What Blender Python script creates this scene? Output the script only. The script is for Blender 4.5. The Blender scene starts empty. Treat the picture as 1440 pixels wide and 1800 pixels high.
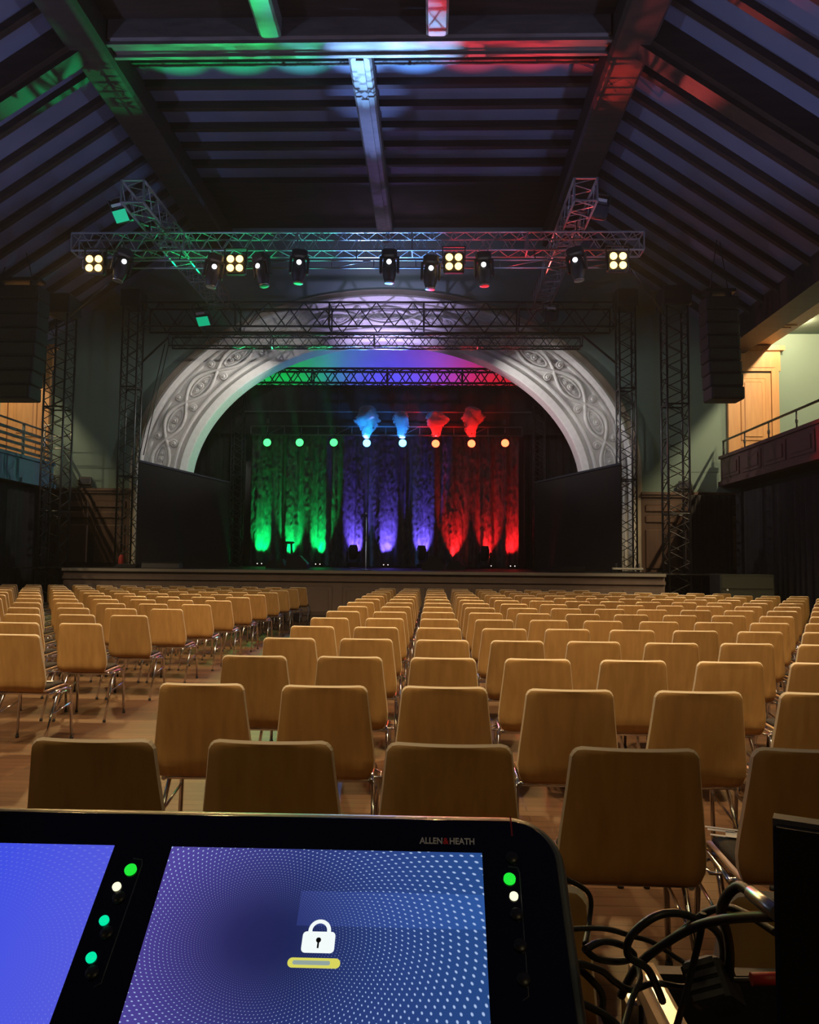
import bpy, math, random
from mathutils import Vector, Matrix, noise
R = math.radians
sin, cos, pi = math.sin, math.cos, math.pi
random.seed(7)
sc = bpy.context.scene
col = sc.collection

# ------------------------------------------------------------------ camera
FPX, W, H = 1400.0, 1440.0, 1800.0
PITCH, YAW, ROLL, CZ = math.atan(93 / FPX), math.atan(42 / FPX), 0.010, 1.40
Fw = Vector((-sin(YAW) * cos(PITCH), cos(YAW) * cos(PITCH), sin(PITCH)))
r0 = Vector((cos(YAW), sin(YAW), 0)); u0 = r0.cross(Fw)
Rt = r0 * cos(ROLL) + u0 * sin(ROLL); Up = u0 * cos(ROLL) - r0 * sin(ROLL)
CP = Vector((0, 0, CZ))
cd = bpy.data.cameras.new('camera'); cam = bpy.data.objects.new('camera', cd); col.objects.link(cam)
cd.sensor_fit = 'HORIZONTAL'; cd.sensor_width = 36; cd.lens = FPX / W * 36; cd.clip_start = .05; cd.clip_end = 200
cam.matrix_world = Matrix((Rt, Up, -Fw)).transposed().to_4x4()
cam.location = CP
sc.camera = cam

def at(px, py, Y):
    """point of the hall at depth Y that the photo shows at pixel (px, py)"""
    d = Fw + Rt * ((px - W / 2) / FPX) - Up * ((py - H / 2) / FPX)
    return CP + d * (Y / d.y)

# ------------------------------------------------------------------ world, exposure
wd = bpy.data.worlds.new('world'); sc.world = wd; wd.use_nodes = True
wd.node_tree.nodes['Background'].inputs[0].default_value = (.55, .62, .9, 1)
wd.node_tree.nodes['Background'].inputs[1].default_value = .010
_hz = wd.node_tree.nodes.new('ShaderNodeVolumeScatter')          # thin theatrical haze in the air
_hz.inputs['Density'].default_value = .0006; _hz.inputs['Anisotropy'].default_value = .3
wd.node_tree.links.new(_hz.outputs[0], wd.node_tree.nodes['World Output'].inputs['Volume'])
sc.view_settings.view_transform = 'Standard'; sc.view_settings.look = 'None'
sc.view_settings.exposure = 0.0; sc.view_settings.gamma = 1.0; sc.view_settings.use_curve_mapping = False
try:
    sc.cycles.use_denoising = True
    sc.cycles.max_bounces = 6; sc.cycles.diffuse_bounces = 3; sc.cycles.glossy_bounces = 3
    sc.cycles.volume_bounces = 1; sc.cycles.transparent_max_bounces = 6
    sc.cycles.sample_clamp_indirect = 3.0
    sc.cycles.caustics_reflective = False; sc.cycles.caustics_refractive = False
    sc.cycles.use_light_tree = True
    sc.cycles.volume_step_rate = 1.0
except Exception:
    pass

def light(kind, loc, energy, color, target=None, size=.05, angle=60, blend=.3, name='house_light'):
    l = bpy.data.lights.new(name, kind); l.energy = energy; l.color = color
    if kind == 'AREA':
        l.shape = 'DISK'; l.size = size
    else:
        l.shadow_soft_size = size
    if kind == 'SPOT':
        l.spot_size = R(angle); l.spot_blend = blend
    o = bpy.data.objects.new(name, l); col.objects.link(o); o.location = loc
    if target is not None:
        o.rotation_euler = (Vector(target) - Vector(loc)).to_track_quat('-Z', 'Y').to_euler()
    return o

XC = -1.40                      # the hall's centre line
YW = 22.2                       # the proscenium wall
YS = 19.4                       # the stage front
WARM = (1.0, .72, .40)
GREEN, BLUE, VIOLET, RED = (.0, 1.0, .16), (.03, .22, 1.0), (.17, .10, 1.0), (1.0, .012, .015)
TEAL = (.0, 1.0, .35)
# balcony ceiling lamps, both sides
for s in (-1, 1):
    for y in (2, 6, 10, 14, 18, 21.0):
        light('POINT', (XC + s * 11.0, y, 7.90), 190 if y > 20 else (750 if s > 0 and y > 12 else 300), (1.0, .76, .44), size=.03, name='balcony_lamp')
# the hall's own ceiling lamps over the rear rows, turned towards the seating
for x in (-7.0, -1.4, 4.2):
    light('SPOT', (x, 1.0, 10.0), 2450, WARM, (x * .95, 8.2, .6), size=.12, angle=66, blend=.6, name='seating_spot')
for x in (-5, 2.5):
    light('SPOT', (x, -3.6, 5.6), 130, (1, .76, .36), (x * .5, 3.2, .4), size=.2, angle=50, blend=.8, name='rear_fill_spot')  # fill spots added behind the camera to brighten the nearest rows
light('SPOT', (7.0, 9.0, 8.4), 1300, (1, .76, .34), (6.2, 16.2, .8), size=.15, angle=34, blend=.9, name='seating_spot')  # unseen warm spot added to brighten the far right chairs
# audience blinders shine back over the seats
for px, py in ((165, 463), (413, 463), (798, 460), (1087, 458)):
    p = at(px, py, 15.4)
    light('SPOT', p, 1150, (1.0, .60, .22), (p.x, 8, 0), size=.15, angle=100, blend=.7, name='blinder_lamp')
# blue fill spots added at the balcony fronts to brighten the roof boards
for s in (-1, 1):
    for y in (3, 8, 13):
        light('SPOT', (XC + s * 9.0, y, 4.7), 460, (.36, .46, 1.0), (XC - s * 1.0, y + 1, 11), size=.3, angle=120, blend=.8, name='roof_fill_spot')

# ------------------------------------------------------------------ materials
def mat(name, color, rough=.6, metal=0.0, emit=None, es=0.0, spec=.5):
    m = bpy.data.materials.new(name); m.use_nodes = True
    b = m.node_tree.nodes['Principled BSDF']
    b.inputs['Base Color'].default_value = (*color, 1); b.inputs['Roughness'].default_value = rough
    b.inputs['Metallic'].default_value = metal
    b.inputs['Specular IOR Level'].default_value = spec
    if emit:
        b.inputs['Emission Color'].default_value = (*emit, 1); b.inputs['Emission Strength'].default_value = es
    return m

def nd(m, t, **kw):
    n = m.node_tree.nodes.new(t)
    for k, v in kw.items():
        setattr(n, k, v)
    return n

def lk(m, a, b):
    m.node_tree.links.new(a, b)

def ramp(m, fac, stops):
    r = nd(m, 'ShaderNodeValToRGB')
    el = r.color_ramp.elements
    while len(el) < len(stops):
        el.new(.5)
    for e, (p, c) in zip(el, stops):
        e.position = p; e.color = (*c, 1)
    lk(m, fac, r.inputs[0])
    return r.outputs[0]

def noisy(name, c1, c2, scale=(6, 6, 6), rough=.6, metal=0, bump=.0, detail=4, rnd=False, coords='Object', spec=.5):
    m = mat(name, c1, rough, metal, spec=spec)
    b = m.node_tree.nodes['Principled BSDF']
    tc = nd(m, 'ShaderNodeTexCoord'); mp = nd(m, 'ShaderNodeMapping'); mp.inputs['Scale'].default_value = scale
    lk(m, tc.outputs[coords], mp.inputs['Vector'])
    if rnd:
        oi = nd(m, 'ShaderNodeObjectInfo'); mu = nd(m, 'ShaderNodeMath', operation='MULTIPLY'); mu.inputs[1].default_value = 37.0
        cx = nd(m, 'ShaderNodeCombineXYZ'); lk(m, oi.outputs['Random'], mu.inputs[0])
        for i in range(3):
            lk(m, mu.outputs[0], cx.inputs[i])
        lk(m, cx.outputs[0], mp.inputs['Location'])
    nz = nd(m, 'ShaderNodeTexNoise'); nz.inputs['Scale'].default_value = 1.0; nz.inputs['Detail'].default_value = detail
    lk(m, mp.outputs[0], nz.inputs['Vector'])
    c = ramp(m, nz.outputs[0], [(.3, c1), (.7, c2)])
    if rnd:
        hs = nd(m, 'ShaderNodeHueSaturation'); mr = nd(m, 'ShaderNodeMapRange')
        mr.inputs['To Min'].default_value = .84; mr.inputs['To Max'].default_value = 1.14
        lk(m, oi.outputs['Random'], mr.inputs['Value']); lk(m, mr.outputs[0], hs.inputs['Value']); lk(m, c, hs.inputs['Color'])
        c = hs.outputs[0]
    lk(m, c, b.inputs['Base Color'])
    if bump:
        bp = nd(m, 'ShaderNodeBump'); bp.inputs['Strength'].default_value = bump; bp.inputs['Distance'].default_value = .02
        lk(m, nz.outputs[0], bp.inputs['Height']); lk(m, bp.outputs[0], b.inputs['Normal'])
    return m

M = {}
M['beech'] = noisy('beech_veneer', (.40, .225, .075), (.50, .295, .108), (26, 26, 2.2), .40, rnd=True, detail=6)
M['beech_edge'] = mat('beech_plywood_edge', (.92, .77, .54), .42)  # pale plywood edge, brightened further to carry lamplight along the rims
M['pad'] = noisy('black_upholstery', (.020, .018, .015), (.034, .03, .026), (90, 90, 90), .9)
M['chrome'] = mat('chrome', (.78, .78, .80), .14, 1.0)
M['rubber'] = mat('black_rubber', (.02, .02, .02), .8)
M['black'] = mat('black_paint', (.012, .012, .013), .55)
M['blackmetal'] = mat('black_metal', (.022, .022, .024), .35, .3)
M['truss'] = mat('aluminium_truss', (.24, .245, .25), .30, .4)
M['trussdark'] = mat('dark_truss', (.07, .072, .075), .38, .8)
M['cloth'] = noisy('black_stage_cloth', (.011, .011, .012), (.02, .02, .021), (3, 3, 3), .95)
M['flat'] = noisy('dark_masking_cloth', (.016, .015, .016), (.024, .022, .023), (1, 1, 1), .95)
M['wallteal'] = noisy('teal_plaster', (.145, .215, .19), (.17, .245, .215), (.6, .6, .6), .85)
M['plaster'] = noisy('white_plaster', (.58, .56, .52), (.66, .64, .60), (9, 9, 9), .8, bump=.10)
M['plastertan'] = noisy('tan_plaster_border', (.36, .31, .24), (.43, .37, .29), (3, 3, 3), .8)
M['darkwood'] = noisy('dark_stained_timber', (.030, .017, .010), (.052, .030, .018), (1, 9, 9), .55)
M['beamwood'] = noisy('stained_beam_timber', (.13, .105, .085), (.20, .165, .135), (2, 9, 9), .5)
M['ceilpanel'] = noisy('blue_grey_ceiling_board', (.15, .16, .215), (.19, .20, .26), (1.2, 1.2, 1.2), .7)
M['wainscot'] = noisy('brown_wainscot', (.075, .034, .018), (.105, .05, .026), (8, 8, 1), .5)
M['doorwood'] = noisy('golden_oak_door', (.42, .20, .07), (.52, .27, .10), (12, 12, 1.2), .45)
M['stagefront'] = noisy('brown_painted_panel', (.17, .118, .095), (.20, .142, .115), (4, 4, 1), .6)
M['stagetop'] = noisy('black_stage_boards', (.020, .018, .017), (.035, .03, .028), (1, 8, 1), .45)
M['nosing'] = mat('worn_stage_nosing', (.30, .27, .23), .45)
M['balcred'] = noisy('dark_red_parapet', (.085, .035, .035), (.11, .045, .045), (3, 3, 3), .55)
M['balcbluelit'] = noisy('blue_lit_fascia', (.07, .15, .21), (.09, .18, .24), (3, 3, 3), .6)  # blue light falling on the fascia is put into its base colour
M['railing'] = mat('painted_railing', (.10, .13, .14), .45, .3)
M['curtain'] = noisy('crushed_velvet', (.07, .07, .075), (.15, .15, .155), (11, 11, 5.0), .55, bump=1.0, detail=6)
M['backwall'] = noisy('pale_stage_wall', (.42, .42, .43), (.5, .5, .5), (1, 1, 1), .85)
M['white'] = mat('white_plastic', (.75, .75, .72), .5)
M['paper'] = mat('white_paper', (.85, .85, .85), .7)
M['lamp_green'] = mat('green_lamp_lens', (.1, .3, .15), .3, emit=(.05, 1.0, .15), es=3.2)
M['lamp_blue'] = mat('blue_lamp_lens', (.1, .2, .4), .3, emit=(.12, .50, 1.0), es=6)
M['lamp_red'] = mat('red_lamp_lens', (.4, .1, .05), .3, emit=(1.0, .07, .025), es=9)
M['lamp_white'] = mat('white_lamp_lens', (.5, .5, .5), .3, emit=(.85, .92, 1.0), es=5)
M['lamp_warm'] = mat('warm_lamp_bulb', (.6, .4, .2), .3, emit=(1.0, .60, .16), es=4.6)
M['glass'] = mat('dark_lens_glass', (.04, .04, .05), .08)
M['label'] = mat('grey_label', (.45, .45, .45), .6)
M['screenblk'] = mat('black_console_glass', (.004, .004, .006), .12)
M['consoleshell'] = mat('dark_console_shell', (.018, .02, .026), .30)
M['rim'] = mat('console_rim', (.11, .11, .115), .33, .3)
M['tan'] = noisy('raw_plywood', (.52, .35, .17), (.62, .44, .24), (3, 22, 22), .6)
M['cable'] = mat('black_cable', (.022, .021, .02), .45)
M['steel'] = mat('brushed_steel', (.55, .54, .52), .3, 1.0)
M['red'] = mat('red_plastic', (.45, .03, .02), .5)
M['silverbar'] = mat('silver_bar', (.75, .73, .66), .35, .7)
M['wood_stool'] = mat('dark_stool', (.05, .04, .035), .5)

# parquet floor
m = mat('parquet_floor', (.3, .15, .07), .50, spec=.3); M['floor'] = m
b = m.node_tree.nodes['Principled BSDF']
tc = nd(m, 'ShaderNodeTexCoord'); mp = nd(m, 'ShaderNodeMapping'); lk(m, tc.outputs['Object'], mp.inputs[0])
bk = nd(m, 'ShaderNodeTexBrick'); bk.inputs['Scale'].default_value = 1.0
bk.inputs['Color1'].default_value = (.115, .058, .030, 1); bk.inputs['Color2'].default_value = (.18, .094, .048, 1)
bk.inputs['Mortar'].default_value = (.06, .03, .015, 1); bk.inputs['Mortar Size'].default_value = .003
bk.inputs['Brick Width'].default_value = 1.1; bk.inputs['Row Height'].default_value = .09
lk(m, mp.outputs[0], bk.inputs['Vector'])
nz = nd(m, 'ShaderNodeTexNoise'); nz.inputs['Scale'].default_value = 3; mp2 = nd(m, 'ShaderNodeMapping')
mp2.inputs['Scale'].default_value = (1, 14, 1); lk(m, tc.outputs['Object'], mp2.inputs[0]); lk(m, mp2.outputs[0], nz.inputs['Vector'])
mx = nd(m, 'ShaderNodeMix', data_type='RGBA', blend_type='MULTIPLY'); mx.inputs[0].default_value = .5
lk(m, bk.outputs[0], mx.inputs[6]); lk(m, ramp(m, nz.outputs[0], [(.3, (.6, .6, .6)), (.7, (1, 1, 1))]), mx.inputs[7])
lk(m, mx.outputs[2], b.inputs['Base Color'])

# ------------------------------------------------------------------ mesh helper
class MB:
    def __init__(s):
        s.v = []; s.f = []; s.mi = []; s.sm = []
    def add(s, vs, fs, mi=0, smooth=False):
        o = len(s.v); s.v += [tuple(v) for v in vs]
        for f in fs:
            s.f.append([i + o for i in f]); s.mi.append(mi); s.sm.append(smooth)
        return s
    def box(s, lo, hi, mi=0, mx=None):
        (a, b_, c), (d, e, f) = lo, hi
        vs = [Vector(p) for p in ((a, b_, c), (d, b_, c), (d, e, c), (a, e, c), (a, b_, f), (d, b_, f), (d, e, f), (a, e, f))]
        if mx is not None:
            vs = [mx @ v for v in vs]
        return s.add(vs, [(0, 3, 2, 1), (4, 5, 6, 7), (0, 1, 5, 4), (1, 2, 6, 5), (2, 3, 7, 6), (3, 0, 4, 7)], mi)
    def bbox(s, c, size, bev=.01, mx=None, mi=0):
        """box with chamfered vertical and top edges"""
        x, y, z = (q / 2 for q in size); cx, cy, cz = c
        rings = [(-z, x - bev, y - bev), (-z + bev, x, y), (z - bev, x, y), (z, x - bev, y - bev)]
        vs = []
        for zz, hx, hy in rings:
            bb = bev
            for px, py in ((hx, hy - bb), (hx - bb, hy), (-hx + bb, hy), (-hx, hy - bb), (-hx, -hy + bb), (-hx + bb, -hy), (hx - bb, -hy), (hx, -hy + bb)):
                v = Vector((cx + px, cy + py, cz + zz)); vs.append(mx @ v if mx is not None else v)
        fs = [tuple(range(7, -1, -1)), tuple(range(24, 32))]
        for k in range(3):
            for i in range(8):
                j = (i + 1) % 8
                fs.append((k * 8 + i, k * 8 + j, k * 8 + 8 + j, k * 8 + 8 + i))
        return s.add(vs, fs, mi)
    def tube(s, pts, r, n=8, mi=0, cap=True):
        pts = [Vector(p) for p in pts]; vs = []; fs = []
        up = None
        for i, p in enumerate(pts):
            t = (pts[min(i + 1, len(pts) - 1)] - pts[max(i - 1, 0)])
            t = t.normalized() if t.length > 1e-9 else Vector((0, 0, 1))
            if up is None:
                up = Vector((0, 0, 1)) if abs(t.z) < .9 else Vector((1, 0, 0))
            a = t.cross(up).normalized(); up = a.cross(t).normalized()
            rr = r[i] if isinstance(r, (list, tuple)) else r
            for k in range(n):
                an = 2 * pi * k / n; vs.append(p + a * (rr * cos(an)) + up * (rr * sin(an)))
        for i in range(len(pts) - 1):
            for k in range(n):
                j = (k + 1) % n; fs.append((i * n + k, i * n + j, i * n + n + j, i * n + n + k))
        s.add(vs, fs, mi, True)
        if cap:
            o = len(s.v) - len(vs)
            s.f.append([o + k for k in range(n - 1, -1, -1)]); s.mi.append(mi); s.sm.append(False)
            s.f.append([o + (len(pts) - 1) * n + k for k in range(n)]); s.mi.append(mi); s.sm.append(False)
        return s
    def lathe(s, prof, n=16, mx=None, mi=0, smooth=True):
        """prof: (r, z) pairs round the local z axis"""
        vs = []; fs = []
        for r, z in prof:
            for k in range(n):
                a = 2 * pi * k / n; v = Vector((r * cos(a), r * sin(a), z)); vs.append(mx @ v if mx is not None else v)
        for i in range(len(prof) - 1):
            for k in range(n):
                j = (k + 1) % n; fs.append((i * n + k, i * n + j, i * n + n + j, i * n + n + k))
        fs.append(tuple(range(n - 1, -1, -1))); fs.append(tuple((len(prof) - 1) * n + k for k in range(n)))
        return s.add(vs, fs, mi, smooth)
    def prism(s, poly, d, mi=0):
        """poly: 3-D points of one face; d: extrusion vector"""
        n = len(poly); d = Vector(d); vs = [Vector(p) for p in poly]; vs += [v + d for v in vs]
        fs = [tuple(range(n - 1, -1, -1)), tuple(range(n, 2 * n))] + [(i, (i + 1) % n, n + (i + 1) % n, n + i) for i in range(n)]
        return s.add(vs, fs, mi)
    def build(s, name, mats, parent=None, loc=None):
        me = bpy.data.meshes.new(name); me.from_pydata(s.v, [], s.f)
        if not isinstance(mats, (list, tuple)):
            mats = [mats]
        for q in mats:
            me.materials.append(q)
        me.polygons.foreach_set('material_index', s.mi); me.polygons.foreach_set('use_smooth', s.sm)
        me.update()
        import bmesh
        bm = bmesh.new(); bm.from_mesh(me); bmesh.ops.recalc_face_normals(bm, faces=bm.faces); bm.to_mesh(me); bm.free()
        o = bpy.data.objects.new(name, me); col.objects.link(o)
        if parent is not None:
            o.parent = parent
        if loc is not None:
            o.location = loc
        return o

def tag(o, label=None, cat=None, group=None, kind=None):
    if label: o['label'] = label
    if cat: o['category'] = cat
    if group: o['group'] = group
    if kind: o['kind'] = kind
    return o

def empty(name, loc, label, cat, group=None, rz=0, rot=None):
    o = bpy.data.objects.new(name, None); col.objects.link(o); o.location = loc; o.empty_display_size = .1
    o.rotation_euler = rot if rot else (0, 0, rz)
    return tag(o, label, cat, group)

def struct(o):
    o['kind'] = 'structure'; return o

kids = {}
def children(o):
    return [c for c in bpy.data.objects if c.parent == o]

def copy_tree(src, tree):
    """tree: list of (part, [sub-parts]) of src"""
    r = src.copy(); col.objects.link(r)
    for p, subs in tree:
        c = p.copy(); c.parent = r; col.objects.link(c)
        for q in subs:
            d = q.copy(); d.parent = c; col.objects.link(d)
    return r

def tree_of(o):
    return [(c, children(c)) for c in children(o)]

ORD = ['first', 'second', 'third', 'fourth', 'fifth', 'sixth', 'seventh', 'eighth', 'ninth', 'tenth', 'eleventh', 'twelfth',
       'thirteenth', 'fourteenth', 'fifteenth', 'sixteenth', 'seventeenth', 'eighteenth']

# ================================================================== THE HALL
struct(MB().box((XC - 16, -4, -.15), (XC + 16, 30, 0)).build('floor', M['floor']))

# --- ceiling: flat middle, slopes at the sides, timbers
ZC = 11.05
cl = MB()
cl.box((XC - 4.9, -4, ZC), (XC + 4.9, 19.4, ZC + .1))
struct(cl.build('ceiling', M['ceilpanel']))
struct(MB().box((XC - 4.9, 19.4, ZC - .02), (XC + 4.9, YW, ZC + .1)).build('ceiling_end_board', M['darkwood']))
EO, EZ = 9.9, 7.62
for s, nm in ((-1, 'left'), (1, 'right')):
    a, b2 = XC + s * 4.9, XC + s * EO
    mb = MB().prism([(a, -4, ZC), (b2, -4, EZ), (b2, -4, EZ + .12), (a, -4, ZC + .12)], (0, YW + 4, 0))
    struct(mb.build('ceiling_slope_' + nm, M['ceilpanel']))
    # long corner beam
    struct(MB().bbox((XC + s * 4.8, 9.1, 10.72), (.72, 26.2, .62), .06).build('ceiling_corner_beam', M['darkwood']))
    # wall plate at the eaves
    struct(MB().box((XC + s * EO - .55, -4, EZ - .25), (XC + s * EO + .12, YW, EZ + .45)).build('ceiling_wall_plate', M['darkwood']))
    n_sl = Vector((s * (ZC - EZ), 0, -(-(EO - 4.9)))).normalized()
    dn = Vector((s * (EO - 4.9), 0, EZ - ZC)).normalized()
    nrm = Vector((-s * (ZC - EZ), 0, -(EO - 4.9))).normalized()
    p0 = Vector((XC + s * 4.9, 0, ZC)); L = math.hypot(EO - 4.9, ZC - EZ)
    def rafter(y, w, h, m_, nm2='ceiling_rafter'):
        q = MB()
        a0 = p0 + Vector((0, y - w / 2, 0)); a1 = a0 + dn * L
        q.prism([a0, a1, a1 + nrm * h, a0 + nrm * h], (0, w, 0))
        return struct(q.build(nm2, m_))
    for k, y in enumerate((6.2, 6.95, 7.7, 9.5, 10.3, 11.1, 11.9, 12.6, 14.5, 15.25, 16.0, 16.8, 17.6, 18.4, 19.2, 20.0, 20.8, 21.5)):
        rafter(y, .13, .13, M['darkwood'])
    for y in (8.6, 13.5, 5.2):
        rafter(y, .62, .42, M['darkwood'], 'ceiling_principal_rafter')
        rafter(y, .36, .52, M['darkwood'], 'ceiling_principal_rafter')
# principal cross beam whose soffit catches the stage light
struct(MB().bbox((XC, 13.52, 10.78), (8.9, .52, .46), .05).build('ceiling_cross_beam', M['beamwood']))
struct(MB().box((XC - 4.5, 13.30, 10.50), (XC + 4.5, 13.38, 10.56)).build('ceiling_beam_moulding', M['beamwood']))
struct(MB().box((XC - 4.5, 13.66, 10.50), (XC + 4.5, 13.74, 10.56)).build('ceiling_beam_moulding', M['beamwood']))
for y in (14.5, 15.25, 16.0, 16.8, 17.6, 18.4, 19.3):
    struct(MB().box((XC - 4.5, y - .07, 10.90), (XC + 4.5, y + .07, ZC)).build('ceiling_purlin', M['darkwood']))
struct(MB().bbox((XC, 17.9, 10.74), (.42, 8.3, .42), .04).build('ceiling_rib', M['beamwood']))
struct(MB().box((XC - .07, 13.8, 10.49), (XC + .07, 22.0, 10.54)).build('ceiling_rib_moulding', M['beamwood']))
for x in (-2.9, 0.0):
    struct(MB().bbox((x, 10.6, 10.74), (.38, 5.3, .42), .04).build('ceiling_rib', M['beamwood']))
struct(MB().box((XC - 4.5, 5, 10.9), (XC + 4.5, 13.2, ZC - .002)).build('ceiling_dark_recess', M['darkwood']))  # dark sheet standing in for the blackness of a deep recess

# --- proscenium wall with the arch cut out
NI = 64
IA, IB, IZ = 5.63, 4.25, 3.51
OA, OB, OZ = 7.20, 5.19, 4.05
def ell(t, a, b_, z0):
    return Vector((XC - .01 + a * cos(t), 0, z0 + b_ * sin(t)))
def arch_pt(t, s):
    """s: 0 at the inner edge, 1 at the outer edge of the arch"""
    return ell(t, IA, IB, IZ).lerp(ell(t, OA, OB, OZ), s)
wl = MB()
WX, WZ = 14.0, 11.3
def bound(t):
    c, s_ = cos(t), sin(t)
    k = min(WX / abs(c) if abs(c) > 1e-6 else 1e9, (WZ - OZ) / s_ if s_ > 1e-6 else 1e9)
    return Vector((XC + c * k, 0, OZ + s_ * k))
ts = sorted([pi * i / NI for i in range(NI + 1)] + [math.atan2(WZ - OZ, WX), pi - math.atan2(WZ - OZ, WX)])
for t0, t1 in zip(ts[:-1], ts[1:]):
    a, b2, c, d = arch_pt(t0, .97), arch_pt(t1, .97), bound(t1), bound(t0)
    for q in (a, b2, c, d):
        q.y = YW
    wl.add([a, b2, c, d], [(0, 1, 2, 3)])
for s in (-1, 1):
    a = XC + s * (OA - .05); b2 = XC + s * WX
    wl.add([(a, YW, 0), (b2, YW, 0), (b2, YW, OZ), (a, YW, OZ)], [(0, 1, 2, 3)])
struct(wl.build('wall_front', M['wallteal']))

# arch band: mouldings across the band, swept along it
prof = [(-.02, .62, 0), (-.02, .02, 0), (0.0, -.02, 0), (.05, -.07, 0), (.09, -.11, 0), (.13, -.06, 0), (.16, -.03, 0), (.19, -.09, 0), (.22, -.09, 0), (.235, -.03, 0),
        (.26, -.02, 0), (.66, -.02, 0), (.68, -.06, 0), (.71, -.06, 0), (.725, -.02, 0), (.745, -.03, 0), (.78, -.12, 0), (.82, -.17, 0), (.855, -.15, 0),
        (.875, -.06, 0), (.885, -.05, 1), (.98, -.05, 1), (1.0, .0, 1)]
ab = MB(); NA = 96
stat = [(None, -1.0)] if False else []
path = []
for i in range(NA + 1):
    path.append(('e', pi * i / NA))
def band_pt(i, s):
    if i < 0:
        p = arch_pt(0, s); p.z = 1.0; return p
    if i > NA:
        p = arch_pt(pi, s); p.z = 1.0; return p
    return arch_pt(pi * i / NA, s)
rows = []
for i in range(-1, NA + 2):
    row = []
    for s, dy, _ in prof:
        p = band_pt(i, s); row.append(Vector((p.x, YW + dy, p.z)))
    rows.append(row)
vs = [p for r_ in rows for p in r_]; n = len(prof)
for i in range(len(rows) - 1):
    for j in range(n - 1):
        ab.add([rows[i][j], rows[i][j + 1], rows[i + 1][j + 1], rows[i + 1][j]], [(0, 1, 2, 3)], 1 if (prof[j][2] and prof[j + 1][2]) else 0, False)
arch = struct(ab.build('proscenium_arch', [M['plaster'], M['plastertan']]))
# interlaced ribbons and oval wreaths
KO = 13
def bp(t, s, dy=-.03):
    p = arch_pt(t, s); return Vector((p.x, YW + dy, p.z))
tt = [pi * i / 400 for i in range(401)]
for sg in (1, -1):
    rb = MB()
    rb.tube([bp(t, .46 + sg * .155 * sin(KO * t), -.05) for t in tt], .052, 6)
    rb.tube([bp(t, .46 + sg * .125 * sin(KO * t), -.04) for t in tt], .028, 5)
    struct(rb.build('ribbon_moulding', M['plaster'], arch))
ros_me = None
def rosette(t, s, r, nm):
    global ros_me
    p = bp(t, s, -.02)
    mx = Matrix.Translation(p) @ Matrix.Rotation(R(90), 4, 'X') @ Matrix.Diagonal((r, r, r * 1.35, 1))
    if ros_me is None:
        q = MB().lathe([(1.0, 0), (1.0, .22), (.8, .42), (.66, .26), (.5, .26), (.42, .6), (.2, .75), (.12, .55), (.01, .5)], 14)
        o = q.build(nm, M['plaster'], arch); ros_me = o.data
    else:
        o = bpy.data.objects.new(nm, ros_me); col.objects.link(o); o.parent = arch
    o.matrix_local = mx
    return struct(o)
for k in range(KO):
    tm = (k + .5) * pi / KO
    wr = MB()
    for rr, rad in ((.105, .036), (.075, .022)):
        pts = [bp(tm + rr / 1.05 * 1.0 * cos(a) * .74, .46 + rr * .82 * sin(a), -.03) for a in [2 * pi * q / 24 for q in range(25)]]
        wr.tube(pts, rad, 6)
    struct(wr.build('wreath_ornament', M['plaster'], arch))
    for dt in (-.035, 0, .035):
        rosette(tm + dt, .46, .07 if dt else .095, 'knob_ornament')
for k in range(0, KO + 1):
    tm = k * pi / KO
    for s in (.31, .61):
        rosette(tm, s, .115, 'rosette')
for i in range(150):          # small beads along the outer rim of the frieze
    pass

# --- wainscot and doors either side of the arch
def panelled(name, x0, x1, y, z0, z1, m_, nx, rows_z, frame=.09, depth=.04):
    q = MB().box((x0, y - .05, z0), (x1, y, z1))
    wcol = (x1 - x0) / nx
    for i in range(nx):
        for (a, b_) in rows_z:
            xa, xb = x0 + i * wcol + frame, x0 + (i + 1) * wcol - frame
            q.bbox(((xa + xb) / 2, y - .05, (a + b_) / 2), (xb - xa, depth * 2, b_ - a), .03)
    return q.build(name, m_)
for s, nm in ((-1, 'left'), (1, 'right')):
    xa, xb = sorted((XC + s * 7.15, XC + s * 10.4))
    struct(panelled('trim_wainscot_' + nm, xa, xb, YW - .01, 0, 3.42, M['wainscot'], 3, [(1.35, 2.45), (2.62, 2.82), (2.92, 3.12)]))
    struct(MB().box((xa, YW - .18, 3.40), (xb, YW - .005, 3.47)).box((xa, YW - .13, 3.33), (xb, YW - .005, 3.40)).build('trim_cornice_' + nm, M['wainscot']))

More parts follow.
